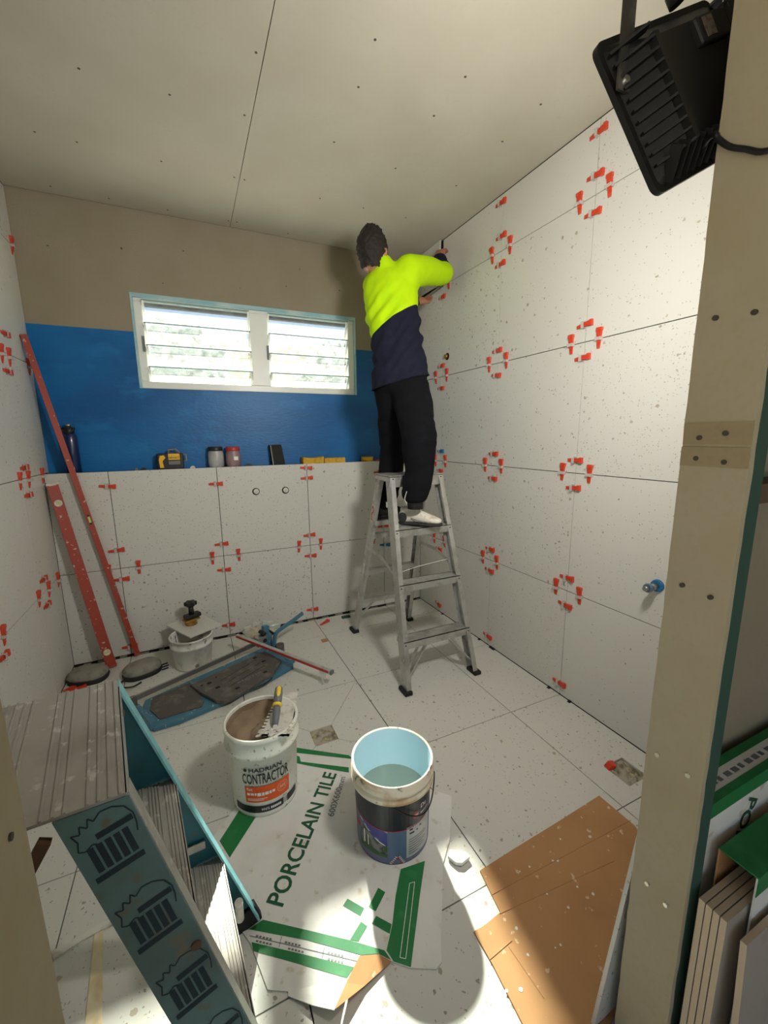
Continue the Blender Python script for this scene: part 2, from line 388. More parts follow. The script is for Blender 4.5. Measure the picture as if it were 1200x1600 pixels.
# ================================================================== THE ROOM
H = 2.683; XL = -2.448; YU = .103; T = .602; Z1 = .5845; ZB = Z1 + T; YF = -2.487; YN = -2.588
XJR, XJL = -.905, -1.861; G = .0019; TT = .009
# floor base and tiles
fl = struct(MB().box((XL - .1, YN, -.06), (.1, .02, -TT)).build('floor', 'grout'))
XJ = [XL, -.3348 - 3 * T, -.3348 - 2 * T, -.3348 - T, -.3348, 0.0]
YJ = [YN, -.2978 - 3 * T, -.2978 - 2 * T, -.2978 - T, -.2978, -.018]
def slab(parent, lo, hi, m='terrazzo', name='tile'):
    return MB().box(lo, hi).build(name, m, parent)
for i in range(5):
    for j in range(5):
        x0, x1, y0, y1 = XJ[i] + G, XJ[i + 1] - G, YJ[j] + G, YJ[j + 1] - G
        if i == 2 and j == 2:        # four cut pieces falling to the floor waste
            a, b, c, d = -1.288, -1.180, -1.302, -1.195
            for q in ([(x0, y0), (x1, y0), (b, c), (a, c)], [(x1, y0), (x1, y1), (b, d), (b, c)], [(x1, y1), (x0, y1), (a, d), (b, d)], [(x0, y1), (x0, y0), (a, c), (a, d)]):
                cx = sum(p[0] for p in q) / 4; cy = sum(p[1] for p in q) / 4
                q = [(cx + (p[0] - cx) * .994, cy + (p[1] - cy) * .99) for p in q]
                MB().prism([(p[0], p[1], 0) for p in q], (0, 0, -TT)).build('tile', 'terrazzo', fl)
        elif i == 4 and j == 1:      # tile with a square cut-out
            a, b, c, d = -.226, -.112, -2.053, -1.94
            mb = MB()
            for lo, hi in (((x0, y0), (x1, c)), ((x0, d), (x1, y1)), ((x0, c), (a, d)), ((b, c), (x1, d))): mb.box((*lo, -TT), (*hi, 0))
            mb.build('tile', 'terrazzo', fl)
        else: slab(fl, (x0, y0, -TT), (x1, y1, 0))
# hall floor and shell behind the doorway
struct(MB().box((-3.4, -5.2, -.06), (1.4, YN, -.002)).build('floor_hall', 'hall_floor'))
hr = MB(); hr.box((-3.4, -5.3, -.05), (-3.1, -5.2, H)); hr.box((.6, -5.3, -.05), (1.4, -5.2, H)); hr.box((-3.1, -5.3, 2.45), (.6, -5.2, H)); hr.box((-3.1, -5.3, -.05), (.6, -5.2, .02))
struct(hr.build('wall_hall_rear', 'hall_paint'))  # unseen; rear opened wide so daylight brightens the hall
hw = MB(); hw.box((-3.5, -5.2, -.05), (-3.4, -5.0, H)); hw.box((-3.5, -2.7, -.05), (-3.4, YN, H)); hw.box((-3.5, -5.0, -.05), (-3.4, -2.7, .02)); hw.box((-3.5, -5.0, 2.5), (-3.4, -2.7, H))
struct(hw.build('wall_hall_left', 'hall_paint'))          # unseen; wide opening to the yard added to light the hall
struct(MB().box((1.4, -5.2, -.05), (1.5, YN, H)).build('wall_hall_right', 'hall_paint'))
struct(MB().box((-3.5, -5.3, H), (1.5, YN + .02, H + .06)).build('ceiling_hall', 'hall_paint'))
# ceiling: two sheets with an open joint
ce = struct(MB().box((XL - .15, YN + .02, H + .011), (.1, .35, H + .06)).build('ceiling', 'grout'))
for x0, x1 in ((XL, -1.336), (-1.333, 0.0)):
    MB().box((x0, YF + .005, H), (x1, YU - .008, H + .01)).build('ceiling_sheet', 'ceiling_board', ce)
mb = MB()
for u, v in ((123, 107), (265, 148), (54, 206), (120, 222), (252, 252), (400, 82), (382, 180), (366, 277), (382, 281), (586, 62), (560, 136), (522, 222), (500, 310), (170, 310), (262, 328), (79, 291), (727, 120), (678, 181), (845, 163), (785, 221), (713, 290), (634, 340), (618, 263), (450, 365), (357, 345), (370, 347), (568, 325)):
    p = F(u, v, H); mb.cyl((p.x, p.y, H - .0006), (p.x, p.y, H + .002), .005, n=8)
o = mb.build('screw_heads', 'screw_dark', ce); o['kind'] = 'stuff'

# right wall (x = 0)
wr = struct(MB().box((TT, YN + .02, -.05), (.1, .3, H + .05)).build('wall_right', 'grout'))
RY = [YF, -.2978 - 3 * T, -.2978 - 2 * T, -.2978 - T, -.2978]
RZ = [.003, Z1, Z1 + T, Z1 + 2 * T, Z1 + 3 * T, H - .003]
for j in range(4):
    for k in range(5): slab(wr, (0, RY[j] + G, RZ[k] + G), (TT, RY[j + 1] - G, RZ[k + 1] - G))
for k in range(4):                    # narrow strip towards the corner; its top piece is in the tiler's hands
    y1 = -.002 if k < 2 else YU - .003
    slab(wr, (0, -.2978 + G, RZ[k] + G), (TT, y1, RZ[k + 1] - G))
# left wall (x = XL)
wl_ = struct(MB().box((XL - .1, YN + .02, -.05), (XL - TT, .3, H + .05)).build('wall_left', 'grout'))
LY = [YF, -.345 - 3 * T, -.345 - 2 * T, -.345 - T, -.345]
for j in range(4):
    for k in range(5): slab(wl_, (XL - TT, LY[j] + G, RZ[k] + G), (XL, LY[j + 1] - G, RZ[k + 1] - G))
for k in range(5):
    y1 = -.002 if k < 2 else YU - .003
    slab(wl_, (XL - TT, -.345 + G, RZ[k] + G), (XL, y1, RZ[k + 1] - G))
# low wall in front of the window wall, tiled two courses high
wb = struct(MB().box((XL - TT, TT, -.05), (TT, YU + .1, ZB - .012)).build('wall_ledge', 'grout'))
MB().box((XL, .004, ZB - .012), (0, YU, ZB - .004)).build('ledge_top', 'ledge_blue', wb)
for i in range(5):
    for k in range(2): slab(wb, (XJ[i] + G if i else XL + .002, 0, (.008, Z1)[k] + G), (XJ[i + 1] - G, TT, (Z1, ZB)[k] - G))
mb = MB(); rr = random.Random(3)
x = XL + .05
while x < -.03:                       # crumbs of mortar and packing left in the gap under the low wall
    w = rr.uniform(.02, .09); mb.box((x, -.016, -TT), (x + w, .004, rr.uniform(-.003, .008))); x += w + rr.uniform(.005, .09)
o = mb.build('mortar_crumbs', 'pad_grey', wb); o['kind'] = 'stuff'
# window wall above the ledge
WX0, WX1, WZ0, WZ1 = -1.932, -.500, 1.682, 2.232; YO = YU + .085
wk = MB()
wk.box((XL - .02, YU, ZB - .1), (WX0, YO, H + .03)); wk.box((WX1, YU, ZB - .1), (.02, YO, H + .03))
wk.box((WX0, YU, ZB - .1), (WX1, YO, WZ0)); wk.box((WX0, YU, WZ1), (WX1, YO, H + .03))
wk = struct(wk.build('wall_back', 'raw_board'))
mb = MB(); ZM = 2.01; t = .002
mb.box((XL + .001, YU - t, ZB - .004), (WX0, YU, ZM)); mb.box((WX1, YU - t, ZB - .004), (-.001, YU, ZM)); mb.box((WX0, YU - t, ZB - .004), (WX1, YU, WZ0))
mb.build('membrane', 'membrane', wk)
mb = MB()
mb.box((XL + .30, YU - t - .0008, ZB + .05), (XL + .52, YU - t, ZM - .1)); mb.box((-1.90, YU - t - .0008, ZB + .26), (-.8, YU - t, ZB + .40))
mb.build('membrane_stroke', 'membrane', wk)
mb = MB()
for p, q in (((-2.30, 2.42), (-2.29, 2.425)), ((-1.3, 2.33), (-1.296, 2.336)), ((-.62, 2.4), (-.612, 2.408)), ((-1.62, 2.5), (-1.612, 2.506)), ((-1.0, 2.38), (-.992, 2.386)), ((-.9, 2.5), (-.894, 2.506)), ((-1.75, 2.3), (-1.744, 2.306)), ((-1.95, 2.46), (-1.94, 2.47))):
    mb.box((p[0], YU - .001, p[1]), (q[0], YU, q[1]))
o = mb.build('screw_heads', 'screw_dark', wk); o['kind'] = 'stuff'

# window with glass louvres
w1 = struct(MB().box((WX0, YU + .07, WZ0), (WX1, YO, WZ0 + .012)).build('window_1', 'window_white'))
mb = MB(); a = .022                    # painted plaster edge round the opening
mb.box((WX0, YU - .004, WZ1 - a), (WX1, YU + .065, WZ1)); mb.box((WX0, YU - .004, WZ0), (WX0 + .012, YU + .065, WZ1 - a)); mb.box((WX1 - .012, YU - .004, WZ0), (WX1, YU + .065, WZ1 - a))
mb.build('reveal_trim', 'membrane_pale', w1)
fx0, fx1, fz0, fz1 = WX0 + .012, WX1 - .012, WZ0 + .002, WZ1 - a
mb = MB(); ya, yb = YU + .012, YU + .07
mb.box((fx0, ya, fz0), (fx1, yb, fz0 + .042)); mb.box((fx0, ya, fz1 - .02), (fx1, yb, fz1))
mb.box((fx0, ya, fz0 + .042), (fx0 + .045, yb, fz1 - .02)); mb.box((fx1 - .045, ya, fz0 + .042), (fx1, yb, fz1 - .02))
xm = -1.193
mb.box((xm - .058, ya, fz0 + .042), (xm + .058, yb, fz1 - .02)); bevel(mb.build('window_frame', 'window_white', w1), .003)
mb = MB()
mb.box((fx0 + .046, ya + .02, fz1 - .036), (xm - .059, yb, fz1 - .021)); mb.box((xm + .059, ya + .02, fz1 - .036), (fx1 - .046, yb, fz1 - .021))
mb.build('head_gap_shade', 'dark_gap', w1)  # dark strips colour in the shaded gap under the window head
bl = []
for x0, x1 in ((fx0 + .048, xm - .060), (xm + .060, fx1 - .048)):
    for k in range(4):
        zc = fz0 + .070 + k * .128; yc = YU + .042; L = .076; th = math.radians(40)
        ctr = V((0, yc, zc)); d = V((0, -math.sin(th), math.cos(th)))     # inner edge high
        mb = MB(); p0 = V((x0, 0, 0)) + ctr; p1 = V((x1, 0, 0)) + ctr
        mb.obox(p0, p1, d, L, .003); pane = mb.build('louvre_blade', 'louvre_glass', w1)
        for e in (-1, 1): MB().obox(p0 + d * e * L, p1 + d * e * L, d, .0022, .0034).build('blade_edge', 'glass_edge', pane)
        mb = MB()
        for xx in (x0 + .004, x1 - .004):
            q = V((xx, 0, 0)) + ctr; mb.obox(q - d * L * .98, q + d * L * .98, (1, 0, 0), .006, .007)
        mb.build('blade_clip', 'window_white', pane)
for xx in (fx0 + .03, xm + .045):
    MB().box((xx, ya - .014, 1.90), (xx + .012, ya, 1.99)).build('lever_handle', 'ink_grey', w1)

# front wall: open stud frame, room-side lining, doorway linings
wf = MB(); wf.box((XJR + .012, YF - .01, 0), (.0, YF, H + .03)); wf.box((XL, YF - .01, 0), (XJL - .012, YF, H + .03)); wf.box((XJL - .012, YF - .01, 2.25), (XJR + .012, YF, H + .03))
wf = struct(wf.build('wall_front', 'raw_board'))
wf2 = MB(); wf2.box((XL - .9, YN, 0), (XJL - .05, YN + .012, H + .03)); wf2.box((XJL - .05, YN, 2.27), (1.4, YN + .012, H + .03)); wf2.box((.05, YN + .02, 0), (1.4, YN + .05, H))
struct(wf2.build('wall_front_outer', 'hall_paint'))
def ragged(xa, xb, z0, z1, seed):
    """lining board with a torn, uneven cut edge on the room and hall sides"""
    r = random.Random(seed); mb = MB(); n = 60; P = []
    for i in range(n + 1):
        z = z0 + (z1 - z0) * i / n
        P.append((YF + r.uniform(-.0009, .0009), YN + r.uniform(-.0008, .0008), z))
    for i in range(n):
        a, b = P[i], P[i + 1]
        vs = [(xa, a[1], a[2]), (xb, a[1], a[2]), (xb, a[0], a[2]), (xa, a[0], a[2]), (xa, b[1], b[2]), (xb, b[1], b[2]), (xb, b[0], b[2]), (xa, b[0], b[2])]
        mb._add(vs, [(0, 1, 5, 4), (1, 2, 6, 5), (2, 3, 7, 6), (3, 0, 4, 7)])
    return mb
jr = struct(ragged(XJR, XJR + .012, 0, 2.25, 1).build('door_1', 'jamb_board'), 'raw board lining of the doorway with screws')
ZS = [X(1072, 661, XJR).z, X(1070, 696, XJR).z, X(1066, 727, XJR).z]
MB().box((XJR - .0014, YN + .001, ZS[1] + .002), (XJR, YF - .001, ZS[0])).build('joint_strip', 'jamb_tape', jr)
MB().box((XJR - .0030, YN + .001, ZS[2]), (XJR, YF - .001, ZS[1] - .002)).build('joint_strip', 'jamb_tape', jr)
for i, (u, v) in enumerate(((1119, 497), (1180, 488), (1094, 684), (1135, 677), (1089, 716), (1133, 722), (1067, 914), (1111, 933), (1028, 1179), (1076, 1211), (1012, 1380), (1041, 1413), (1185, 208 + 30))):
    p = X(u, v, XJR); MB().cyl((p.x - .0042, p.y, p.z), (p.x + .002, p.y, p.z), .0042, n=10).build('screw', 'screw_dark' if v < 1000 else 'screw_light', jr)
MB().box((XJR + .012, YN, 0), (XJR + .047, YN + .09, 2.25)).build('stud', 'stud_green', jr)
jl = struct(ragged(XJL - .012, XJL, 0, 2.25, 2).build('door_2', 'jamb_board'), 'raw board lining of the doorway in shade')
for u, v in ((15, 1308),):
    p = X(u, v, XJL); MB().cyl((p.x + .002, p.y, p.z), (p.x - .002, p.y, p.z), .0035, n=10).build('screw', 'screw_dark', jl)
MB().box((XJL - .05, YN, 0), (XJL - .0125, YN + .09, 2.25)).build('stud', 'stud_green', jl)
st = struct(MB().box((-.40, YN, 0), (-.36, YN + .09, H)).build('trim_1', 'stud_brown'), 'brown wall stud in the open frame')
MB().box((XJR + .047, YN + .03, 1.25), (-.40, YN + .09, 1.285)).build('nogging', 'stud_brown', st)

# ================================================================== FLOODLIGHT (the room's lamp)
FTL = V((-1.074, -2.380, 1.960)); FS = .8; FW = V((.872, -.02, .489)).normalized(); FN = V((.11, .98, -.17)); FN = (FN - FN.dot(FW) * FW).normalized(); FD = FW.cross(FN) * -1
if FD.z > 0: FD = -FD
def FP(a, b, c=0): return FTL + (FW * a + FD * b - FN * c) * FS
fw_, fh_ = .37, .30
fl_t = thing('floodlight', 'black work floodlight hung by a metal strap beside the doorway', 'floodlight', FP(fw_ / 2, fh_ / 2, 0))
mb = MB()
def fbox(mb, a0, a1, b0, b1, c0, c1):
    P = [FP(a, b, c) for c in (c0, c1) for a, b in ((a0, b0), (a1, b0), (a1, b1), (a0, b1))]
    return mb._add(P, [(0, 1, 2, 3), (7, 6, 5, 4), (0, 4, 5, 1), (1, 5, 6, 2), (2, 6, 7, 3), (3, 7, 4, 0)])
# bezel with rounded corners
def rrect(a0, a1, b0, b1, r, c, n=5):
    P = []
    for (ca, cb, t0) in ((a1 - r, b1 - r, 0), (a0 + r, b1 - r, 90), (a0 + r, b0 + r, 180), (a1 - r, b0 + r, 270)):
        for k in range(n + 1):
            t = math.radians(t0 + 90 * k / n); P.append(FP(ca + r * math.cos(t), cb + r * math.sin(t), c))
    return P
mb.prism(rrect(0, fw_, 0, fh_, .022, 0), FN * -.0096)
mb.build('bezel', 'flood_black', fl_t)
# tapered heat-sink housing
o0 = rrect(.012, fw_ - .012, .012, fh_ - .012, .02, .012); o1 = rrect(.075, fw_ - .075, .052, fh_ - .058, .012, .055); n = len(o0)
mb = MB()._add(o0 + o1, [(k, (k + 1) % n, n + (k + 1) % n, n + k) for k in range(n)] + [tuple(range(n, 2 * n))])
hs = mb.build('housing', 'flood_black', fl_t)
for sgn in (0, 1):
    for k in range(11):
        b = .035 + k * .0215; t = b / fh_
        a0, a1 = (.014, .075) if not sgn else (fw_ - .014, fw_ - .075)
        p, q = FP(a0, b, .016), FP(a1, b, .057)
        MB().obox(p, q, FN, .0096, .0018).build('fin', 'flood_black', hs)
for k in range(14):
    a = .03 + k * .024; p, q = FP(a, fh_ - .014, .016), FP(a, fh_ - .058, .057); MB().obox(p, q, FN, .0088, .0018).build('fin', 'flood_black', hs)
mb = MB(); fbox(mb, .070, .083, .05, fh_ - .05, .05, .066); fbox(mb, fw_ - .083, fw_ - .07, .05, fh_ - .05, .05, .066); mb.build('ridge', 'flood_black', hs)
mb = MB(); fbox(mb, .19, .285, .055, .105, .05, .068); bevel(mb.build('driver_box', 'flood_black', hs), .004)
mb = MB(); fbox(mb, .205, .235, .062, .098, .068, .0695); mb.build('rating_sticker', 'sticker_grey', hs)
mb = MB(); mb.cyl(FP(.235, .0, .03), FP(.235, -.022, .03), .013, n=14); mb.build('cable_gland', 'flood_black', hs)
mb = MB(); P = rrect(.02, fw_ - .02, .02, fh_ - .02, .012, -.001); mb.prism(P, FN * .0015); mb.build('lamp_glass', 'lamp_glass', fl_t)
zt = 2.62
for i, a in enumerate((.016, fw_ - .016)):
    pv = FP(a, .088, .022); top = V((pv.x, pv.y, zt))
    s_ = MB().obox(pv - V((0, 0, .012)), top, FW, .0125, .0022).build('bracket_strap', 'strap_grey' if i == 0 else 'flood_black', fl_t)
    MB().cyl(pv - FN * .008, pv + FN * .008, .0055, n=12).build('pivot_bolt', 'steel', s_)
pa = FP(.016, .088, .022); pb = FP(fw_ - .016, .088, .022)
mb = MB(); mb.obox((pa.x - .012, pa.y, zt), (pb.x + .012, pb.y, zt), (0, 1, 0), .0115, .0022)
mb.obox(((pa.x + pb.x) / 2, (pa.y + pb.y) / 2, zt), ((pa.x + pb.x) / 2, (pa.y + pb.y) / 2, H), (1, 0, 0), .0115, .0022); mb.build('bracket_bar', 'flood_black', fl_t)
c0 = FP(fw_ - .09, fh_ - .11, .06)
cab = [c0, V((XJR + .06, YF + .06, X(1117, 205, XJR).z)), V((XJR + .01, YF + .025, X(1117, 208, XJR).z)), X(1117, 210, XJR - .009), X(1122, 217, XJR - .009), X(1140, 229, XJR - .008), X(1165, 233, XJR - .008), X(1198, 236, XJR - .009), V((XJR - .01, YN - .02, X(1198, 236, XJR).z - .01)), V((XJR + .06, YN - .03, X(1198, 236, XJR).z + .02)), V((XJR + .35, YN - .03, X(1198, 236, XJR).z + .03)), V((XJR + .9, YN - .02, X(1198, 236, XJR).z + .1))]
def smooth_path(P, k=6):
    P = [V(p) for p in P]; out = []
    for i in range(len(P) - 1):
        a, b, c, d = P[max(i - 1, 0)], P[i], P[i + 1], P[min(i + 2, len(P) - 1)]
        for j in range(k):
            t = j / k; out.append(.5 * ((2 * b) + (c - a) * t + (2 * a - 5 * b + 4 * c - d) * t * t + (3 * b - a - 3 * c + d) * t ** 3))
    return out + [P[-1]]
MB().tube(smooth_path(cab), .0042, 8).build('power_cable', 'black_plastic', fl_t)
ld = bpy.data.lights.new('flood_lamp', 'AREA'); ld.shape = 'RECTANGLE'; ld.size = .25; ld.size_y = .19; ld.energy = FLOOD_POWER; ld.color = (1, .97, .91)
lo = bpy.data.objects.new('flood_lamp', ld); COL.objects.link(lo); lo.parent = fl_t
c = FP(fw_ / 2, fh_ / 2, -.006); m4 = Matrix.Identity(4); ux = FW; uz = -FN; uy = uz.cross(ux)
for i in range(3): m4[i][0] = ux[i]; m4[i][1] = uy[i]; m4[i][2] = uz[i]; m4[i][3] = c[i]
lo.matrix_local = ORI[fl_t].inverted() @ m4

# ================================================================== OUTSIDE, seen through the louvres, plus an unseen bounce roof
struct(MB().box((-14, YO + .05, -.6), (14, 24, -.5)).build('ground_outside', 'concrete_out'))
yd = MB(); yd.box((-14, -16, -.12), (-3.5, YO, -.06)); yd.box((-3.5, -16, -.12), (10, -5.3, -.06))
struct(yd.build('ground_yard', 'concrete_out'))
lr_ = struct(MB()._add([(-3.6, YO + .02, 1.50), (1.2, YO + .02, 1.50), (1.2, 2.6, 1.22), (-3.6, 2.6, 1.22), (-3.6, YO + .02, 1.47), (1.2, YO + .02, 1.47), (1.2, 2.6, 1.19), (-3.6, 2.6, 1.19)], [(0, 1, 2, 3), (7, 6, 5, 4), (0, 4, 5, 1), (1, 5, 6, 2), (2, 6, 7, 3), (3, 7, 4, 0)]).build('roof_bounce', 'bounce_pale'), 'added unseen pale roof below the window outside, bouncing sun onto the ceiling')  # unseen sheet added to throw sunlight up through the window
for k in range(24): MB().obox((-3.5 + k * .2, YO + .03, 1.503), (-3.5 + k * .2, 2.58, 1.227), (1, 0, 0), .012, .012).build('bounce_rib', 'bounce_pale', lr_)
nh = thing('neighbour_house', 'pale house with an orange-brown fascia beyond the louvres', 'house', (0, 9, -.5))
ha, hb = B(330, 548, 7.5).x, B(487, 548, 7.5).x; hz = B(450, 549, 7.5).z
MB().box((ha + .3, 8.2, -.5), (hb - .3, 12, hz - .15)).build('house_wall', 'house_wall', nh)
MB().box((ha, 7.5, hz - .12), (hb, 7.6, hz + .14)).build('fascia', 'fascia', nh)
MB().box((ha, 7.6, hz - .14), (hb, 8.2, hz - .08)).build('soffit', 'house_wall', nh)
zb2 = B(450, 577, 8.15).z; MB().box((ha + .2, 8.08, zb2 - .09), (hb - .3, 8.2, zb2 + .09)).build('tan_beam', 'house_wall', nh)
MB()._add([(ha - .1, 7.45, hz + .14), (hb + .1, 7.45, hz + .14), (hb + .1, 12, hz + .5), (ha - .1, 12, hz + .5), (ha - .1, 7.45, hz + .18), (hb + .1, 7.45, hz + .18), (hb + .1, 12, hz + .54), (ha - .1, 12, hz + .54)], [(3, 2, 1, 0), (4, 5, 6, 7), (0, 1, 5, 4), (1, 2, 6, 5), (2, 3, 7, 6), (3, 0, 4, 7)]).build('roof', 'roof_metal', nh)
def tree(label, base, h, r, m, seed, n=900):
    t = thing('tree', label, 'tree', base); rr = random.Random(seed)
    MB().tube([V(base), V(base) + V((.1, 0, h * .5)), V(base) + V((0, .1, h))], [.12, .09, .03], 8).build('trunk', 'bark', t)
    mb = MB()
    for _ in range(n):
        d = V((rr.gauss(0, 1), rr.gauss(0, 1), rr.gauss(0, 1))).normalized() * r * rr.random() ** .4
        c = V(base) + V((0, 0, h)) + V((d.x, d.y, d.z * .9)); a = V((rr.gauss(0, 1), rr.gauss(0, 1), rr.gauss(0, 1))).normalized(); b = a.orthogonal(); s = rr.uniform(.08, .2)
        mb.quad([c - a * s, c + b * s * .45, c + a * s, c - b * s * .45])
    o = mb.build('foliage', m, t); o['kind'] = 'stuff'; return t
q = B(278, 560, 6.5); tree('dark green leafy tree outside, beside the neighbouring house', (q.x, 6.5, -.5), q.z + .2, 1.05, 'leaf_dark', 1)
q = B(524, 570, 9); tree('pale grey-green tree at the far end of the neighbouring house', (q.x, 9, -.5), q.z + .1, 1.15, 'leaf_pale', 2, 1200)

# ================================================================== LEVELLING WEDGES
def wedge_mesh(m):
    """wedge lying along +X on a wall whose normal is +Y, head at +X; up = Z"""
    mb = MB()
    a = [(-.044, .0, -.0075), (-.044, .0, .0075), (.030, .0, .0105), (.030, .0, -.0105)]
    P = a + [(x, .003 if x < 0 else .013, z) for x, _, z in a]
    mb._add(P, [(0, 1, 2, 3), (7, 6, 5, 4), (0, 4, 5, 1), (1, 5, 6, 2), (2, 6, 7, 3), (3, 7, 4, 0)])
    mb.box((.030, 0, -.0135), (.044, .014, .0135))
    for x in (-.03, -.02, -.01, 0, .01): mb.box((x, .004 + (x + .044) * .13, -.006), (x + .003, .0055 + (x + .044) * .137, .006))
    me = mb.build('tmp', m, None, (0, 0, 0)); d = me.data; bpy.data.objects.remove(me); return d
def tab_mesh():
    mb = MB(); mb.box((-.010, 0, -.014), (.004, .0165, -.0125)); mb.box((-.010, 0, .0125), (.004, .0165, .014)); mb.box((-.010, .0155, -.014), (.004, .0175, .014)); mb.box((-.012, 0, -.017), (.006, .0012, .017))
    me = mb.build('tmp', 'clear_plastic', None, (0, 0, 0)); d = me.data; bpy.data.objects.remove(me); return d
WM = {'o': wedge_mesh('orange'), 'b': wedge_mesh('blue_clip')}; TM = tab_mesh()
NRM = {'R': V((-1, 0, 0)), 'L': V((1, 0, 0)), 'B': V((0, -1, 0))}
WALLN = {'R': 'the tall wall with the chrome pipe', 'L': 'the wall beside the red levels', 'B': 'the low wall under the membrane'}
def wedge(P, side, ori, col='o', label=None, jit=True):
    n = NRM[side]
    if ori == 'v': x = V((0, 0, 1))
    else: x = {'R': V((0, -1, 0)), 'L': V((0, 1, 0)), 'B': V((1, 0, 0))}[side]
    if jit:
        q = Matrix.Rotation(random.gauss(0, .05), 3, n); x = q @ x
    z = x.cross(n)
    m4 = Matrix.Identity(4)
    for i in range(3): m4[i][0] = x[i]; m4[i][1] = n[i]; m4[i][2] = z[i]; m4[i][3] = P[i]
    o = bpy.data.objects.new('levelling_wedge', WM[col]); COL.objects.link(o); o.matrix_world = m4; ORI[o] = m4
    lab = label or ('orange levelling wedge across %s joint on %s' % ('a level' if ori == 'v' else 'an upright', WALLN[side]))
    tag(o, lab, 'wedge', 'levelling wedges on the %s' % {'R': 'tall tiled wall', 'L': 'levels wall', 'B': 'low tiled wall'}[side])
    t = bpy.data.objects.new('clip_tab', TM); COL.objects.link(t); t.parent = o
    return o
ROWN = {1: 'lowest', 2: 'second', 3: 'third', 4: 'highest'}; COLN = ('corner-side', 'middle', 'doorway-side')
for j, yj in enumerate((-.2978, -.2978 - T, -.2978 - 2 * T)):
    for k in range(1, 5):
        zj = RZ[k]
        for d in (-.073, .073):
            if not (j == 0 and k == 4 and d > 0): wedge(V((0, yj + d + random.gauss(0, .004), zj + .002)), 'R', 'v', 'o', 'orange wedge on the %s side of the %s crossing, %s upright joint, tall tiled wall' % ('doorway' if d < 0 else 'window', ROWN[k], COLN[j]))
            if j == 0 and k == 2 and d > 0: wedge(V((0, yj, zj + d)), 'R', 'h', 'b', 'blue levelling wedge across an upright joint behind the tiler\'s knee')
            elif j == 0 and k == 4 and d > 0: continue
            else: wedge(V((0, yj + .006, zj + d + random.gauss(0, .004))), 'R', 'h', 'o', 'orange wedge just %s the %s crossing, %s upright joint, tall tiled wall' % ('above' if d > 0 else 'below', ROWN[k], COLN[j]))
for u, v, w_ in ((783, 318, 'under the ceiling on the middle'), (936, 207, 'under the ceiling, doorway-side'), (685, 943, 'above the floor on the corner-side'), (762, 993, 'above the floor on the middle'), (874, 1066, 'above the floor on the doorway-side')):
    wedge(X(u, v), 'R', 'h', 'o', 'orange wedge %s upright joint, tall tiled wall' % w_)
Q1, Q2, Q3, Q4 = 'crossing behind the long level', 'crossing below the powder jar', 'crossing below the dipped sponge', 'crossing behind the stepladder'
for u, v, o_, w_ in ((168, 760, 'h', 'under the ledge beside the long red level'), (182, 860, 'h', 'above the ' + Q1), (190, 905, 'h', 'below the ' + Q1), (217, 886, 'v', 'bucket side of the ' + Q1), (171, 893, 'v', 'corner side of the ' + Q1), (203, 1010, 'h', 'by the foot of the long red level'),
        (337, 756, 'h', 'under the ledge below the powder jar'), (346, 850, 'h', 'above the ' + Q2), (350, 890, 'h', 'below the ' + Q2), (332, 872, 'v', 'level side of the ' + Q2), (373, 867, 'v', 'ladder side of the ' + Q2), (357, 976, 'h', 'beside the tile scrap on the small bucket'),
        (478, 731, 'h', 'touching the ledge below the dipped sponge'), (479, 747, 'h', 'one down from the dipped sponge'), (483, 836, 'h', 'above the ' + Q3), (485, 868, 'h', 'below the ' + Q3), (467, 854, 'v', 'jar side of the ' + Q3), (501, 850, 'v', 'stepladder side of the ' + Q3), (488, 952, 'h', 'by the tip of the tile cutter lever'),
        (592, 738, 'h', 'under the ledge at the stepladder cap'), (598, 822, 'h', 'above the ' + Q4), (584, 841, 'v', 'sponge side of the ' + Q4), (617, 835, 'v', 'tall wall side of the ' + Q4)):
    wedge(B(u, v), 'B', o_, 'o', 'orange wedge on the low tiled wall, ' + w_)
wedge(B(601, 851), 'B', 'h', 'b', 'blue levelling wedge on the low tiled wall behind the aluminium stepladder')
for u, v, o_, w_ in ((30, 752, 'v', 'doorway side of the crossing level with the ledge'), (43.5, 749, 'v', 'window side of the crossing level with the ledge'), (65, 743.5, 'v', 'in the corner level with the ledge'), (36, 731, 'h', 'above the crossing level with the ledge'), (42.5, 774, 'h', 'below the crossing level with the ledge'),
        (59.5, 936, 'v', 'doorway side of the lowest crossing'), (75, 921, 'v', 'window side of the lowest crossing'), (89.6, 906, 'v', 'in the corner on the lowest level joint'), (66, 906, 'h', 'above the lowest crossing'), (72, 946, 'h', 'below the lowest crossing'), (4, 993, 'v', 'on the lowest level joint nearer the teal ladder'), (3, 1027, 'h', 'low on the upright joint nearer the teal ladder'),
        (13, 558, 'v', 'window side of the crossing near the long level top'), (1, 552, 'v', 'doorway side of the crossing near the long level top'), (44, 573, 'v', 'behind the long red level'), (6, 521, 'h', 'above the crossing near the long level top'), (10, 580, 'h', 'below the crossing near the long level top'), (17, 383, 'v', 'in the corner on the highest level joint')):
    p = X(u, v, XL)
    if p.y > -.02 and p.z < ZB: p.y = -.03
    wedge(p, 'L', o_, 'o', 'orange wedge on the levels wall, ' + w_)
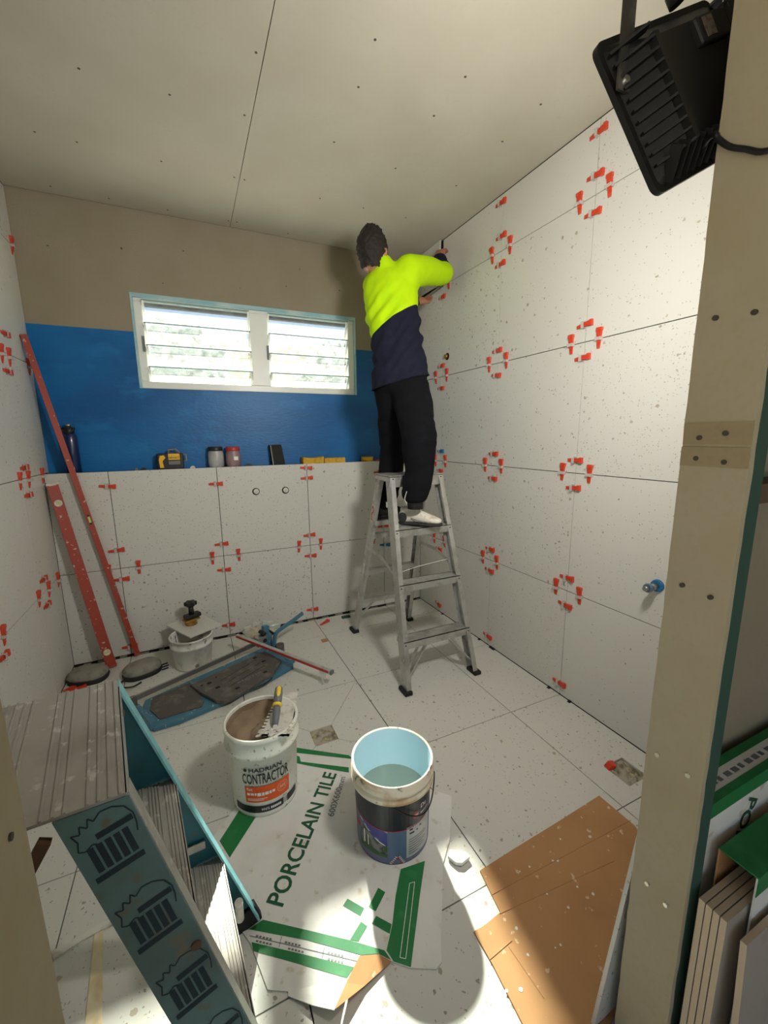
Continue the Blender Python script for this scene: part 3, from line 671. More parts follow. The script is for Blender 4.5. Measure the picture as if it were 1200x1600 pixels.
# little blue spacers along the foot of the tall wall
for u, v in ((769, 972), (774, 978), (692, 986), (750, 999), (770, 1012), (859, 1074), (891, 1097)):
    p = X(u, v); mb = MB(); y = p.y
    mb.prism([(-.016, y - .008, .0), (-.016, y + .008, .0), (0, y + .008, .0), (0, y - .008, .0)][::-1], (0, 0, .003)); mb.box((-.007, y - .008, 0), (0, y + .008, .007))
    tag(mb.build('tile_spacer', 'ink_navy'), 'tiny dark blue spacer at the foot of the tall tiled wall', 'spacer', 'blue spacers along the tall wall')
for u, v in ((507, 1000 - 0), ):
    pass
for u, v in ((511, 996),):
    p = F(507, 1001); mb = MB().box((p.x - .02, p.y - .02, 0), (p.x + .02, p.y + .02, .004)); tag(mb.build('cardboard_scrap', 'cardboard'), 'small square brown card scrap on the floor joint near the low wall', 'scrap')

# pipe stubs
for u, v, l in ((400, 768, 'capped pipe stub in the low tiled wall, below the pair of jars'), (446, 766, 'capped pipe stub in the low tiled wall, below the black block')):
    p = B(u, v); t = thing('pipe_stub', l, 'pipe', p)
    MB().cyl(p + V((0, -.0008, 0)), p + V((0, .004, 0)), .025, n=20).build('cut_hole', 'dark_gap', t)
    MB().cyl(p + V((.002, -.006, .001)), p + V((.002, .02, .001)), .018, n=18).build('pipe_end', 'stone_white', t)
p = X(1028, 915); t = thing('pipe_stub', 'chrome pipe stub with a blue cap on the tall tiled wall', 'pipe', p)
MB().cyl(p, p + V((-.012, 0, 0)), .026, .024, n=20).build('flange', 'blue_clip', t)
MB().cyl(p + V((-.012, 0, 0)), p + V((-.055, 0, 0)), .014, n=16).build('pipe_body', 'steel', t)
mb = MB(); mb.cyl(p + V((-.055, 0, 0)), p + V((-.068, 0, 0)), .018, n=16); mb.build('collar', 'ink_slate', t)
MB().cyl(p + V((-.068, 0, 0)), p + V((-.085, 0, 0)), .012, .010, n=16).build('pipe_mouth', 'steel', t)
p = X(699, 557); t = thing('pipe_stub', 'small brass pipe outlet high on the tall tiled wall', 'pipe', p)
MB().cyl(p + V((-.001, 0, 0)), p + V((-.002, 0, 0)), .024, n=18).build('cut_hole', 'dark_gap', t)
MB().cyl(p, p + V((-.02, 0, 0)), .014, n=16).build('pipe_end', 'brass', t)

# ================================================================== ALUMINIUM STEPLADDER
LXC = -.508; LZ = 1.150
def lf(z, s): w = .232 - .062 * z / LZ; return V((LXC + s * w, -1.125 + .315 * z / LZ, z))     # front rails
def lr(z, s): w = .225 - .062 * z / LZ; return V((LXC + s * w, -.325 - .345 * z / LZ, z))       # rear rails
al = thing('stepladder', 'aluminium double-sided stepladder the tiler stands on', 'ladder', (LXC, -.73, 0))
for s in (-1, 1):
    for fn, nm in ((lf, 'front_rail'), (lr, 'rear_rail')):
        p0, p1 = fn(.015, s), fn(LZ - .01, s)
        w = .066 if fn is lf else .05
        r_ = MB().channel(p0, p1, (0, 1, 0), (-s, 0, 0), w, .026, .004).build(nm, 'aluminium', al)
        q = fn(0, s); f_ = MB().box((q.x - .018 - (s > 0) * .01, q.y - .042, 0), (q.x + .018 + (s < 0) * .01, q.y + .042, .022)).build('rubber_foot', 'rubber', r_); bevel(f_, .004)
FZ = (.268, .564, .857)
for z in FZ:
    a, b = lf(z, -1), lf(z, 1); y0 = a.y - .036
    mb = MB().box((a.x + .003, y0, z - .004), (b.x - .003, y0 + .088, z)); mb.box((a.x + .003, y0, z - .042), (b.x - .003, y0 + .004, z)); mb.box((a.x + .003, y0 + .084, z - .028), (b.x - .003, y0 + .088, z))
    for k in range(7): mb.box((a.x + .006, y0 + .008 + k * .011, z), (b.x - .006, y0 + .012 + k * .011, z + .0018))
    st_ = mb.build('step', 'aluminium', al)
    for s in (-1, 1):
        q = lf(z - .02, s); MB().cyl((q.x - s * .012, y0 - .0035, z - .02), (q.x - s * .012, y0 + .004, z - .02), .006, n=10).build('rivet', 'bolt', st_)
for z in (.268, .50, .76):
    a, b = lr(z, -1), lr(z, 1)
    MB().box((a.x + .003, a.y - .02, z - .03), (b.x - .003, a.y + .03, z)).build('rear_rung', 'aluminium', al)
a, b = lr(.857, -1), lr(.857, 1); MB().box((a.x + .003, a.y - .05, .857 - .03), (b.x - .003, a.y + .035, .857)).build('rear_step', 'aluminium', al)
x0, x1 = LXC - .178, LXC + .178
mb = MB().box((x0, -.846, LZ - .006), (x1, -.638, LZ + .004)); mb.box((x0, -.846, LZ - .062), (x1, -.842, LZ)); mb.box((x0, -.642, LZ - .05), (x1, -.638, LZ)); mb.box((x0, -.846, LZ - .03), (x0 + .003, -.638, LZ)); mb.box((x1 - .003, -.846, LZ - .03), (x1, -.638, LZ))
cap = bevel(mb.build('top_cap', 'aluminium', al), .002)
for s in (-1, 1):
    for dz in (.018, .045): MB().cyl((LXC + s * .158, -.849, LZ - dz), (LXC + s * .158, -.84, LZ - dz), .006, n=10).build('rivet', 'bolt', cap)
    a = lf(.60, s) + V((-s * .002, .0, 0)); b = lr(.66, s); m = (a + b) / 2 + V((-s * .0, 0, .03))
    MB().obox(a, m, (0, 0, 1), .009, .0025).obox(m, b, (0, 0, 1), .009, .0025).build('spreader', 'aluminium', al)
    # knee braces under the lowest steps
    q = V((LXC + s * .075, lf(.225, s).y - .02, .23)); MB().obox(lf(.07, s) + V((-s * .012, -.01, 0)), q, (0, 1, 0), .010, .004).build('brace', 'aluminium', al)
    q = V((LXC + s * .075, lf(.225, s).y + .035, .23)); MB().obox(lf(.07, s) + V((-s * .012, .022, 0)), q, (0, 1, 0), .008, .003).build('brace', 'aluminium', al)
    q = V((LXC + s * .085, lr(.245, s).y, .245)); MB().obox(lr(.09, s) + V((-s * .01, 0, 0)), q, (0, 1, 0), .010, .003).build('brace', 'aluminium', al)
MB().tube(smooth_path([lf(.60, -1) + V((.03, .03, .01)), V((LXC, -.86, .605)), lf(.62, 1) + V((-.02, .05, .02))]), .0025, 6).build('tie_cord', 'stone_white', al)
a = lr(.90, -1); d = (lr(1.0, -1) - lr(.8, -1)).normalized()
MB().obox(a - d * .055 + V((-.003, 0, 0)), a + d * .055 + V((-.003, 0, 0)), (0, 1, 0), .013, .001).build('maker_sticker', 'sticker', al)
a = lr(.50, -1); MB().obox(a - d * .05 + V((-.003, 0, 0)), a + d * .05 + V((-.003, 0, 0)), (0, 1, 0), .011, .001).build('warning_sticker', 'stone_white', al)
q = lf(.99, -1) + V((-.0, .045, 0)); MB().box((q.x - .002, q.y - .006, q.z - .02), (q.x + .001, q.y + .008, q.z + .012)).build('paper_tag', 'ink_white', al)

# ================================================================== TEAL STEPLADDER (platform)
PZ = .86
def tf(z, s, back=0.0):
    """front edge of the rails; s=0 rail by the doorway, s=1 the other"""
    w = z / PZ
    n_ = V((-1.588, -2.335, 0)).lerp(V((-1.818, -2.285, PZ)), w); f_ = V((-1.618, -1.895, 0)).lerp(V((-1.873, -1.945, PZ)), w)
    p = n_ if s == 0 else f_
    return p + (f_ - n_).normalized().cross(V((0, 0, 1))) * -back * (1 if True else 0)
AX = (tf(0, 1) - tf(0, 0)); AX.z = 0; AX.normalize()          # from doorway rail to the other rail
BK = V((-AX.y, AX.x, 0)); BK = BK if BK.x < 0 else -BK         # towards the back of the ladder
tl = thing('platform_stepladder', 'teal fibreglass platform stepladder with ribbed metal treads', 'ladder', (-1.80, -2.1, 0))
RW = .088
for s in (0, 1):
    p0, p1 = tf(.02, s) + BK * RW / 2, tf(PZ - .012, s) + BK * RW / 2
    up = (p1 - p0).normalized(); wd = (BK - BK.dot(up) * up).normalized(); fd = AX if s == 0 else -AX
    hw_ = RW / wd.dot(BK) if abs(wd.dot(BK)) > .1 else RW
    zt_r = PZ - .006
    rl = MB().prism([tf(.02, s), tf(.02, s) + BK * hw_, tf(zt_r, s) + BK * hw_, tf(zt_r, s)], (-AX if s == 0 else AX) * .005).build('rail', 'teal_faded' if s == 0 else 'teal', tl)
    mb = MB()
    for k in (-1, 1):
        o_ = wd * k * (RW / 2 - .002) + fd * .013
        mb.obox(p0 + o_, p1 + o_, fd, .0145, .0022)
    mb.build('rail_flange', 'teal_edge' if s else 'aluminium', rl)
    q = tf(0, s) + BK * RW / 2
    bevel(MB().obox(q + V((0, 0, .0)), q + up * .06, wd, RW / 2 + .004, .012).build('rubber_foot', 'rubber', rl), .003)
    if s == 0:                         # printed emblem repeated down the outside of the rail
        out = -AX
        def em(t):
            base = p0 + up * t
            def fn(x, y): return base + up * y - wd * x + out * .0058
            return fn
        for t in (.375, .525, .68, .83):
            fn = em(t - .03); mb = MB(); k = .0012
            ribbon(mb, [(x * k, y * k) for x, y in ((-31, 12), (-27, 24), (-30, 36), (-22, 32), (-19, 42), (-13, 35), (-9, 46), (-5, 39), (4, 46), (16, 44), (27, 36), (32, 22), (31, 8), (28, -4))], .0022, fn)
            ribbon(mb, [(x * k, y * k) for x, y in ((-31, 12), (-25, 8), (-16, 12), (-12, 9))], .0022, fn)
            for y0, y1, x0_, x1_ in ((-40, -32, -30, 24), (14, 22, -10, 30)): mb.quad([fn(x * k, y * k) for x, y in ((x0_, y0), (x1_, y0), (x1_, y1), (x0_, y1))])
            for i in range(5):
                xx = -24 + i * 9.5; mb.quad([fn(x * k, y * k) for x, y in ((xx, -28), (xx + 7, -28), (xx + 7, 9), (xx, 9))])
            mb.build('emblem', 'teal_ink', rl)
        for t in (.60, .30):
            fn = em(t); MB().cyl(fn(.03, -.05), fn(.03, -.05) + out * .003, .008, n=12).build('rivet', 'rust', rl)
def tread(z, name, depth=.088):
    a, b = tf(z, 0) + AX * .004, tf(z, 1) - AX * .004
    mb = MB(); f0 = BK * .002; f1 = BK * depth
    mb._add([a + f0, b + f0, b + f1, a + f1, a + f0 - V((0, 0, .004)), b + f0 - V((0, 0, .004)), b + f1 - V((0, 0, .004)), a + f1 - V((0, 0, .004))], [(0, 1, 2, 3), (7, 6, 5, 4), (0, 4, 5, 1), (1, 5, 6, 2), (2, 6, 7, 3), (3, 7, 4, 0)])
    mb.obox(a + f0 - V((0, 0, .016)), b + f0 - V((0, 0, .016)), (0, 0, 1), .016, .002)
    for k in range(13):
        if k % 5 == 4: continue
        c = BK * (.006 + k * depth / 14); mb.obox(a + c, b + c, BK, .0017, .0022)
    return mb.build(name, 'tread', tl)
for z in (.287, .573): tread(z, 'tread')
for z in (.287 + .06,):                # cross plate behind the lowest tread
    a, b = tf(z, 1) + BK * .02 - AX * .006, tf(z, 1) + BK * .075 - AX * .006
    MB().obox(a, b, (0, 0, 1), .011, .002).build('bracket_plate', 'aluminium', tl)
a = tf(.08, 1) + BK * .035 - AX * .03
MB().cyl(a, a + V((.0, -.012, .07)), .011, n=12).build('brace_tube', 'stone_white', tl)
# platform
a, b = tf(PZ, 0) - AX * .004, tf(PZ, 1) + AX * .004
D_ = .30
mb = MB(); mb._add([a, b, b + BK * D_, a + BK * D_] + [p - V((0, 0, .005)) for p in (a, b, b + BK * D_, a + BK * D_)], [(0, 1, 2, 3), (7, 6, 5, 4), (0, 4, 5, 1), (1, 5, 6, 2), (2, 6, 7, 3), (3, 7, 4, 0)])
for k in range(22):
    if k in (4, 8, 9, 14, 18): continue
    c = BK * (.008 + k * .0134); mb.obox(a + c, b + c, BK, .0017, .0024)
pf = mb.build('platform', 'tread', tl)
mb = MB(); mb.obox(a - V((0, 0, .029)), b - V((0, 0, .029)), (0, 0, 1), .029, .0018); lip = mb.build('front_lip', 'aluminium', pf)
for t in (.05, .2, .8, .95):
    q = a.lerp(b, t) - BK * .002 - V((0, 0, .018 if t in (.05, .95) else .04)); MB().cyl(q, q - BK * .002, .007, n=10).build('rivet', 'rust', lip)
for q in (a + BK * D_, b + BK * D_):
    MB().obox(q - V((0, 0, .02)), a + BK * D_ - V((0, 0, .02)) if q != a + BK * D_ else b + BK * D_ - V((0, 0, .02)), (0, 0, 1), .02, .0015).build('rear_lip', 'aluminium', pf); break
for q in (a + BK * (D_ - .03) + AX * .02, b + BK * (D_ - .03) - AX * .02):
    e = q + BK * .20; e.z = 0; e.x = max(e.x, XL + .04)
    r_ = MB().channel(V((e.x, e.y, .01)), q - V((0, 0, .005)), BK, AX, .045, .02, .003).build('rear_leg', 'teal', tl)
    MB().box((e.x - .025, e.y - .02, 0), (e.x + .025, e.y + .02, .03)).build('rubber_foot', 'rubber', r_)
q = a + BK * .10 - V((0, 0, .03)); MB().obox(q, q + BK * .03 - V((0, 0, .0)) + V((0, 0, -.05)), AX, .006, .008).build('hinge_arm', 'rust', tl)

# ================================================================== BUCKETS
def cyl_map(c, r0, r1, h, ang0, lift=.0009):
    """(arc length, height) -> point just off the side of a tapered bucket; ang0 faces the reader"""
    c = V(c)
    def fn(x, z):
        r = r0 + (r1 - r0) * z / h; t = ang0 + x / ((r0 + r1) / 2); r += lift
        return c + V((r * math.cos(t), r * math.sin(t), z))
    return fn
def patch(mb, fn, x0, x1, z0, z1, n=14):
    for i in range(n):
        a, b = x0 + (x1 - x0) * i / n, x0 + (x1 - x0) * (i + 1) / n
        za0 = z0(a) if callable(z0) else z0; zb0 = z0(b) if callable(z0) else z0; za1 = z1(a) if callable(z1) else z1; zb1 = z1(b) if callable(z1) else z1
        mb.quad([fn(a, za0), fn(b, zb0), fn(b, zb1), fn(a, za1)])
    return mb
# --- white bucket of adhesive
BC = V((-1.530, -1.452, .0042)); bh, r0, r1 = .325, .119, .132
bk1 = thing('adhesive_bucket', 'white paint bucket with orange and black label, full of tile adhesive', 'bucket', BC)
mb = MB(); mb.lathe([(0, .004), (r0 - .006, .004), (r0, .0), (r0 + .001, .01), (r1 - .004, .245), (r1 + .006, .25), (r1 + .006, .262), (r1 - .001, .268), (r1, .305), (r1 + .005, .312), (r1 + .005, bh), (r1 - .003, bh + .002), (r1 - .005, bh)], BC, 56)
mb.build('bucket_body', 'bucket_white', bk1)
mb = MB(); mb.lathe([(r1 - .005, bh), (r1 - .006, bh - .012)], BC, 56); mb.build('inner_lip', 'bucket_white', bk1)
mb = MB(); mb.lathe([(r1 - .006, bh - .012), (r1 - .009, .22), (r0 - .006, .02), (0, .02)], BC, 56); mb.build('inside', 'mud', bk1)
va = math.atan2(CAM[1] - BC.y, CAM[0] - BC.x)
fn = cyl_map(BC, r0, r1, .27, va + .02)
mb = MB(); put_text(mb, 'HADRIAN', lambda x, y: fn(x - .058, y + .198), .024, .0005, .115); mb.cyl(fn(-.071, .2065), fn(-.071, .2065) + (fn(-.071, .2065) - BC - V((0, 0, .2065))).normalized() * .0004, .0062, n=14)
put_text(mb, 'CONTRACTOR', lambda x, y: fn(x - .085, y * 1.75 + .149), .034, .0004, .170)
mb.build('label_lettering', 'ink_black', bk1)
mb = MB(); patch(mb, fn, -.080, .088, .068, .137); pn = mb.build('label_panel', 'ink_orange', bk1)
fn2 = cyl_map(BC, r0, r1, .27, va + .02, .0014)
mb = MB(); put_text(mb, 'flat', lambda x, y: fn2(x - .073, y + .120), .018, .0002); x_ = -.072                                # worn, unreadable lines
for w_ in (.010, .012, .007, .013, .009, .012, .008, .010): patch(mb, fn2, x_, x_ + w_, .098 + .002 * math.sin(x_ * 400), .110, 2); x_ += w_ + .0028
for k in range(2): patch(mb, fn2, -.072, (.0, -.012)[k], .083 - k * .006, .0855 - k * .006, 8)
mb.build('panel_lettering', 'ink_white', pn)
mb = MB(); P = [(.058 + .021 * math.cos(t * math.pi / 12), .106 + .021 * math.sin(t * math.pi / 12)) for t in range(24)]
ribbon(mb, P, .002, fn2, True); ribbon(mb, [(.058 + (x - .058) * .72, .106 + (y - .106) * .72) for x, y in P], .0014, fn2, True)
[patch(mb, fn2, .048 + k * .0075, .0535 + k * .0075, .1, .112, 1) for k in range(3)]; mb.build('round_seal', 'ink_pink', pn)
mb = MB(); patch(mb, fn, -.135, .060, .022, .052, 22); patch(mb, fn, .078, .135, .022, .052, 8); bd = mb.build('label_band', 'ink_black', bk1)
mb = MB(); put_text(mb, 'WHITE', lambda x, y: fn2(x - .025, y + .031), .015, .0002, .030)
for k in range(6): patch(mb, fn2, .010 + k * .0068, .0152 + k * .0068, .031, .0415, 1)
mb.build('band_lettering', 'ink_white', bd)
mb = MB(); [patch(mb, fn2, .061, .077, .026 + k * .005, .028 + k * .005, 2) for k in range(5)]; mb.build('band_print', 'ink_grey', bd)
rr = random.Random(11); mb = MB(); n = 40; rings = 8; P = []
for i in range(rings + 1):
    for k in range(n):
        t = 2 * math.pi * k / n; r = (r1 - .008) * i / rings; x, y = r * math.cos(t), r * math.sin(t)
        z = .283 + .022 * math.sin(t + .6) * (i / rings) + .010 * math.sin(x * 60) * math.cos(y * 47) + (.02 if (x + .0) ** 2 + (y + .03) ** 2 < .0016 else 0) + rr.uniform(-.003, .003)
        P.append(BC + V((x, y, z)))
mb.smooth = True; mb._add(P, [(i * n + k, i * n + (k + 1) % n, (i + 1) * n + (k + 1) % n, (i + 1) * n + k) for i in range(rings) for k in range(n)])
tag(mb.build('tile_adhesive', 'mud'), 'thick grey-brown tile adhesive inside the labelled white bucket', 'adhesive', kind='stuff')
# --- notched trowel resting across the rim
zt_ = bh + .004
A_, B_, C_, D2 = F(403, 1150, zt_), F(452, 1150, zt_), F(466, 1080, zt_), F(432, 1087, zt_)
tr = thing('notched_trowel', 'notched steel trowel caked in adhesive, lying across the bucket rim', 'trowel', (A_ + C_) / 2)
mb = MB(); n = 13; poly = []
for i in range(n):                      # toothed long edge
    p, q = D2.lerp(A_, i / n), D2.lerp(A_, (i + 1) / n); inn = (B_ - A_).normalized() * .012
    poly += [p, p.lerp(q, .5), p.lerp(q, .5) + inn, q + inn]
for i in range(6):
    p, q = A_.lerp(B_, i / 6), A_.lerp(B_, (i + 1) / 6); inn = (D2 - A_).normalized() * .010
    poly += [p, p.lerp(q, .6), p.lerp(q, .6) + inn, q + inn]
poly += [B_, C_]
up = V((0, 0, 1))
mb.prism(poly, (0, 0, -.002)); mb.build('blade', 'stone_white', tr)
ax = ((D2 + C_) / 2 - (A_ + B_) / 2).normalized(); mid = (A_ + B_ + C_ + D2) / 4
h0 = F(430, 1133, zt_ + .012); h1 = F(437, 1065, zt_ + .075); h1 = h0 + (h1 - h0).normalized() * .165
hd = (h1 - h0).normalized()
mb = MB(); mb.tube([h0, h0 + hd * .03, h0 + hd * .06, h0 + hd * .075], [.010, .013, .0145, .013], 12); mb.tube([h0 + hd * .085, h0 + hd * .1, h0 + hd * .13, h0 + hd * .155, h0 + hd * .165], [.0135, .0155, .0165, .0145, .006], 12); g_ = mb.build('grip', 'ink_grey', tr)
MB().tube([h0 + hd * .074, h0 + hd * .078, h0 + hd * .084, h0 + hd * .088], [.013, .0185, .0185, .013], 14).build('guard_ring', 'tool_yellow', g_)
vw = (V(CAM) - h1).normalized(); vw = (vw - vw.dot(hd) * hd).normalized()
MB().tube([h0 + hd * .10 + vw * .0085, h0 + hd * .125 + vw * .010, h0 + hd * .15 + vw * .0085, h0 + hd * .164 + vw * .003], [.005, .0095, .0095, .004], 10).build('grip_inlay', 'tool_yellow', g_)
MB().obox(h0 - hd * .005, h0 + hd * .012 - V((0, 0, .02)), ax, .01, .007).build('tang', 'stone_white', tr)
rr = random.Random(5); mb = MB()
for i in range(26):
    p = A_.lerp(B_, rr.random()) + ax * rr.uniform(0, .035) + V((0, 0, rr.uniform(-.002, .004))); mb.ell(p, (rr.uniform(.004, .012), rr.uniform(.004, .009), rr.uniform(.002, .005)), None, 7, 4)
o = mb.build('dried_adhesive', 'stone_white', tr); o['kind'] = 'stuff'
# --- water bucket
WC = V((-1.152, -1.815, .0042)); wh, w0, w1r = .300, .124, .136
bw = thing('water_bucket', 'paint bucket with dark picture label and cream rim, half full of cloudy water', 'bucket', WC)
mb = MB(); mb.lathe([(0, .004), (w0 - .004, .004), (w0, 0), (w0 + .001, .01), (w1r - .006, .235)], WC, 60); mb.build('bucket_body', 'ink_base', bw)
mb = MB(); mb.lathe([(w1r - .006, .234), (w1r + .006, .238), (w1r + .006, .25), (w1r - .001, .256), (w1r, .262), (w1r + .005, .266), (w1r + .005, .274), (w1r, .280), (w1r + .003, wh), (w1r - .001, wh + .002), (w1r - .005, wh - .001)], WC, 60); mb.build('rim', 'bucket_rim', bw)
mb = MB(); mb.lathe([(w1r - .005, wh - .001), (w1r - .010, .25), (w0 - .005, .012), (0, .012)], WC, 60); mb.build('inside', 'bucket_inside', bw)
va = math.atan2(CAM[1] - WC.y, CAM[0] - WC.x); fn = cyl_map(WC, w0, w1r - .006, .235, va); fn2 = cyl_map(WC, w0, w1r - .006, .235, va, .0015); fn3 = cyl_map(WC, w0, w1r - .006, .235, va, .0021)
mb = MB(); patch(mb, fn, -.41, .41, lambda x: .150 - .018 * math.cos(x * 7), .234, 60); mb.build('label_top_band', 'ink_navy', bw)
mb = MB(); patch(mb, fn2, -.41, .41, lambda x: .148 - .018 * math.cos(x * 7), lambda x: .151 - .018 * math.cos(x * 7), 60); mb.build('label_red_line', 'ink_red', bw)
mb = MB(); patch(mb, fn, -.125, -.018, .030, lambda x: .147 - .018 * math.cos(x * 7), 12); pc = mb.build('label_picture', 'ink_purple', bw)
mb = MB(); patch(mb, fn2, -.125, -.018, .034, lambda x: .128 - (x + .125) * .58, 12); mb.build('picture_tanks', 'ink_steel', pc)
mb = MB(); patch(mb, fn3, -.125, -.018, .030, lambda x: .047 - (x + .125) * .05 + .004 * math.sin(x * 300), 16); patch(mb, fn3, -.03, -.018, .05, .075, 3); mb.build('picture_grass', 'ink_grass', pc)
mb = MB(); ribbon(mb, [(-.125, .133), (-.09, .113), (-.05, .087), (-.018, .07)], .004, fn3); ribbon(mb, [(-.104, .05), (-.104, .10)], .006, fn3); ribbon(mb, [(-.087, .05), (-.087, .09)], .003, fn3); mb.build('picture_highlight', 'ink_white', pc)
mb = MB(); patch(mb, fn2, -.155, -.128, .085, .105, 4); mb.build('picture_red', 'ink_red', pc)
mb = MB(); patch(mb, fn, -.018, .045, .006, .132, 8); mb.build('label_blue_panel', 'ink_slate', bw)
mb = MB(); patch(mb, fn, .045, .150, .018, .137, 12); pn = mb.build('label_text_panel', 'ink_panel', bw)
mb = MB()
for k in range(7): patch(mb, fn2, .053, .053 + (.04, .07, .06, .075, .05, .078, .07)[k], .03 + k * .0095, .0318 + k * .0095, 6)
for x, w, z in ((.055, .012, .122), (.055, .018, .108), (.082, .005, .110), (.095, .008, .118)): patch(mb, fn2, x, x + w, z, z + .006, 2)
mb.build('panel_print', 'ink_black', pn)
mb = MB(); mb.quad([fn2(x, z) for x, z in ((-.006, .004), (.034, .004), (.016, .034))][0:3]); tg = mb.build('label_triangle', 'ink_red', bw)
mb = MB()
for i in range(5):
    t = (i + .5) / 5; a, b = (-.006, .004), (.016, .034); x, z = a[0] + (b[0] - a[0]) * t, a[1] + (b[1] - a[1]) * t; ribbon(mb, [(x, z), (x - .007, z + .003)], .0032, fn3)
    a, b = (.034, .004), (.016, .034); x, z = a[0] + (b[0] - a[0]) * t, a[1] + (b[1] - a[1]) * t; ribbon(mb, [(x, z), (x + .007, z + .003)], .0032, fn3)
mb.build('triangle_teeth', 'ink_white', tg)
mb = MB(); mb.quad([fn2(.078 + .011 * math.cos(k * math.pi / 8), .172 + .013 * math.sin(k * math.pi / 8)) for k in range(16)]); rs = mb.build('label_seal', 'ink_red', bw)
mb = MB(); put_text(mb, '401', lambda x, y: fn3(x + .0695, y + .168), .011, .0002, .017); put_text(mb, 'Du', lambda x, y: fn3(x + .098, y + .186), .022, .0003); patch(mb, fn2, .098, .14, .165, .168, 3); mb.build('band_lettering', 'ink_white', bw)
hp = [cyl_map(WC, w0, w1r, .235, va, .008)(x, z) for x, z in ((.004, .236), (.02, .222), (.045, .20), (.08, .178), (.115, .168), (.15, .178), (.185, .21), (.205, .236))]
MB().tube(smooth_path(hp), .0022, 6).build('wire_handle', 'bolt', bw)
mb = MB(); mb.smooth = True; mb.disc(WC, w0 + .003, .155, 48); tag(mb.build('water', 'water'), 'cloudy grey-green water inside the water bucket', 'water', kind='stuff')
# --- small white bucket with a tile scrap and knob tool on top
SCN = V((-1.778, -.285, 0)); sh = .196
sb = thing('small_bucket', 'small scuffed white bucket standing by the low tiled wall', 'bucket', SCN)
MB().lathe([(0, .003), (.098, .003), (.102, 0), (.104, .01), (.116, .135), (.122, .138), (.122, .15), (.117, .155), (.119, sh - .012), (.124, sh - .008), (.124, sh), (.118, sh + .001), (.114, sh - .004), (.098, .012), (0, .012)], SCN, 48).build('bucket_body', 'bucket_dirty', sb)
mb = MB(); mb.disc(SCN, .112, .10); mb.build('contents', 'mud', sb)
zz = sh + .002
P = [F(297, 996, zz + .009), F(348, 975, zz + .009), F(311, 957, zz + .009), F(259, 977, zz + .009)]
cc = sum(P, V()) / 4; P = [cc + (p - cc) * .98 for p in P]
tag(MB().prism(P, (0, 0, -.008)).build('tile_scrap', 'terrazzo'), 'square terrazzo tile scrap laid over the small white bucket', 'tile')
tc = F(299, 975, zz + .009); kt = thing('suction_lifter', 'black knob-handled tool with a brass foot on the tile scrap', 'tool', tc)
MB().lathe([(0, 0), (.035, 0), (.036, .006), (.031, .012), (.030, .026), (.036, .03), (0, .03)], tc, 28).build('brass_foot', 'brass', kt)
ang = Matrix.Rotation(.45, 4, 'Z')
mb = MB().box((-.047, -.033, .030), (.047, .033, .040)); mb.v = [tc + (ang @ p) for p in mb.v]; bevel(mb.build('base_plate', 'brass', kt), .002)
mb = MB().box((-.05, -.026, .0405), (.05, .026, .068)); mb.v = [tc + V((.01, .008, 0)) + (ang @ p) for p in mb.v]; bevel(mb.build('grip_block', 'black_plastic', kt), .009, 3)
MB().cyl(tc + V((.006, .006, .066)), tc + V((.006, .006, .125)), .0165, .015, n=18).build('stem', 'black_plastic', kt)
mb = MB(); kc = tc + V((.006, .006, .122)); n = 48; P = [kc + V(((.034 + .0045 * math.cos(6 * 2 * math.pi * k / n)) * math.cos(2 * math.pi * k / n), (.034 + .0045 * math.cos(6 * 2 * math.pi * k / n)) * math.sin(2 * math.pi * k / n), .026)) for k in range(n)]
mb.prism(P, (0, 0, -.024)); kb = mb.build('knob', 'black_plastic', kt); bevel(kb, .003); MB().cyl(kc + V((0, 0, .024)), kc + V((0, 0, .030)), .013, .011, n=16).build('knob_boss', 'bolt', kb)

# ================================================================== CARTON SHEETS ON THE FLOOR
cs = thing('carton_sheet', 'flattened white carton with green print under the two paint buckets', 'cardboard', (-1.35, -1.8, 0))
ZC = .004
top = [(432, 1172), (468, 1168), (545, 1180), (640, 1222), (706, 1244), (703, 1310), (692, 1350), (691, 1415), (689, 1470), (690, 1503), (682, 1514), (640, 1512), (612, 1502), (592, 1491), (562, 1493), (553, 1512), (541, 1535)]
left = [(522, 1578), (490, 1571), (450, 1556), (418, 1546), (392, 1475), (340, 1400), (318, 1330), (345, 1290), (395, 1230)]
def lift(u, v): return ZC
poly = [F(u, v, ZC) for u, v in top[:-1]] + [F(u, v, ZC) for u, v in ((546, 1528), (450, 1549), (418, 1546))] + [F(u, v, ZC) for u, v in left[4:]]
bmx = bmesh.new(); vs = [bmx.verts.new(p) for p in poly]; f = bmx.faces.new(vs); bmesh.ops.triangulate(bmx, faces=[f]); bmesh.ops.recalc_face_normals(bmx, faces=bmx.faces)
ex = bmesh.ops.extrude_face_region(bmx, geom=bmx.faces[:]); [setattr(v, 'co', v.co - V((0, 0, .0032))) for v in ex['geom'] if isinstance(v, bmesh.types.BMVert)]
bmesh.ops.recalc_face_normals(bmx, faces=bmx.faces)
o = bm_obj(bmx, 'carton_panel', ['carton_white'], cs)
for p in o.data.polygons: p.use_smooth = False
mb = MB(); P_ = [F(546, 1528, ZC), F(530, 1560, .022), F(522, 1578, .036), F(490, 1571, .018), F(450, 1556, .007), F(450, 1549, ZC)]
mb.prism([P_[0], P_[5], P_[4], P_[3], P_[2], P_[1]][::-1], (0, 0, -.0025)); mb.build('lifted_corner', 'carton_white', cs)
mb = MB()                                # torn corner curling up to show the brown liner
Pt = [F(562, 1493, .012), F(592, 1491, .010), F(612, 1502, .005), F(570, 1540, .010), F(522, 1578, .034), F(541, 1535, .018)]
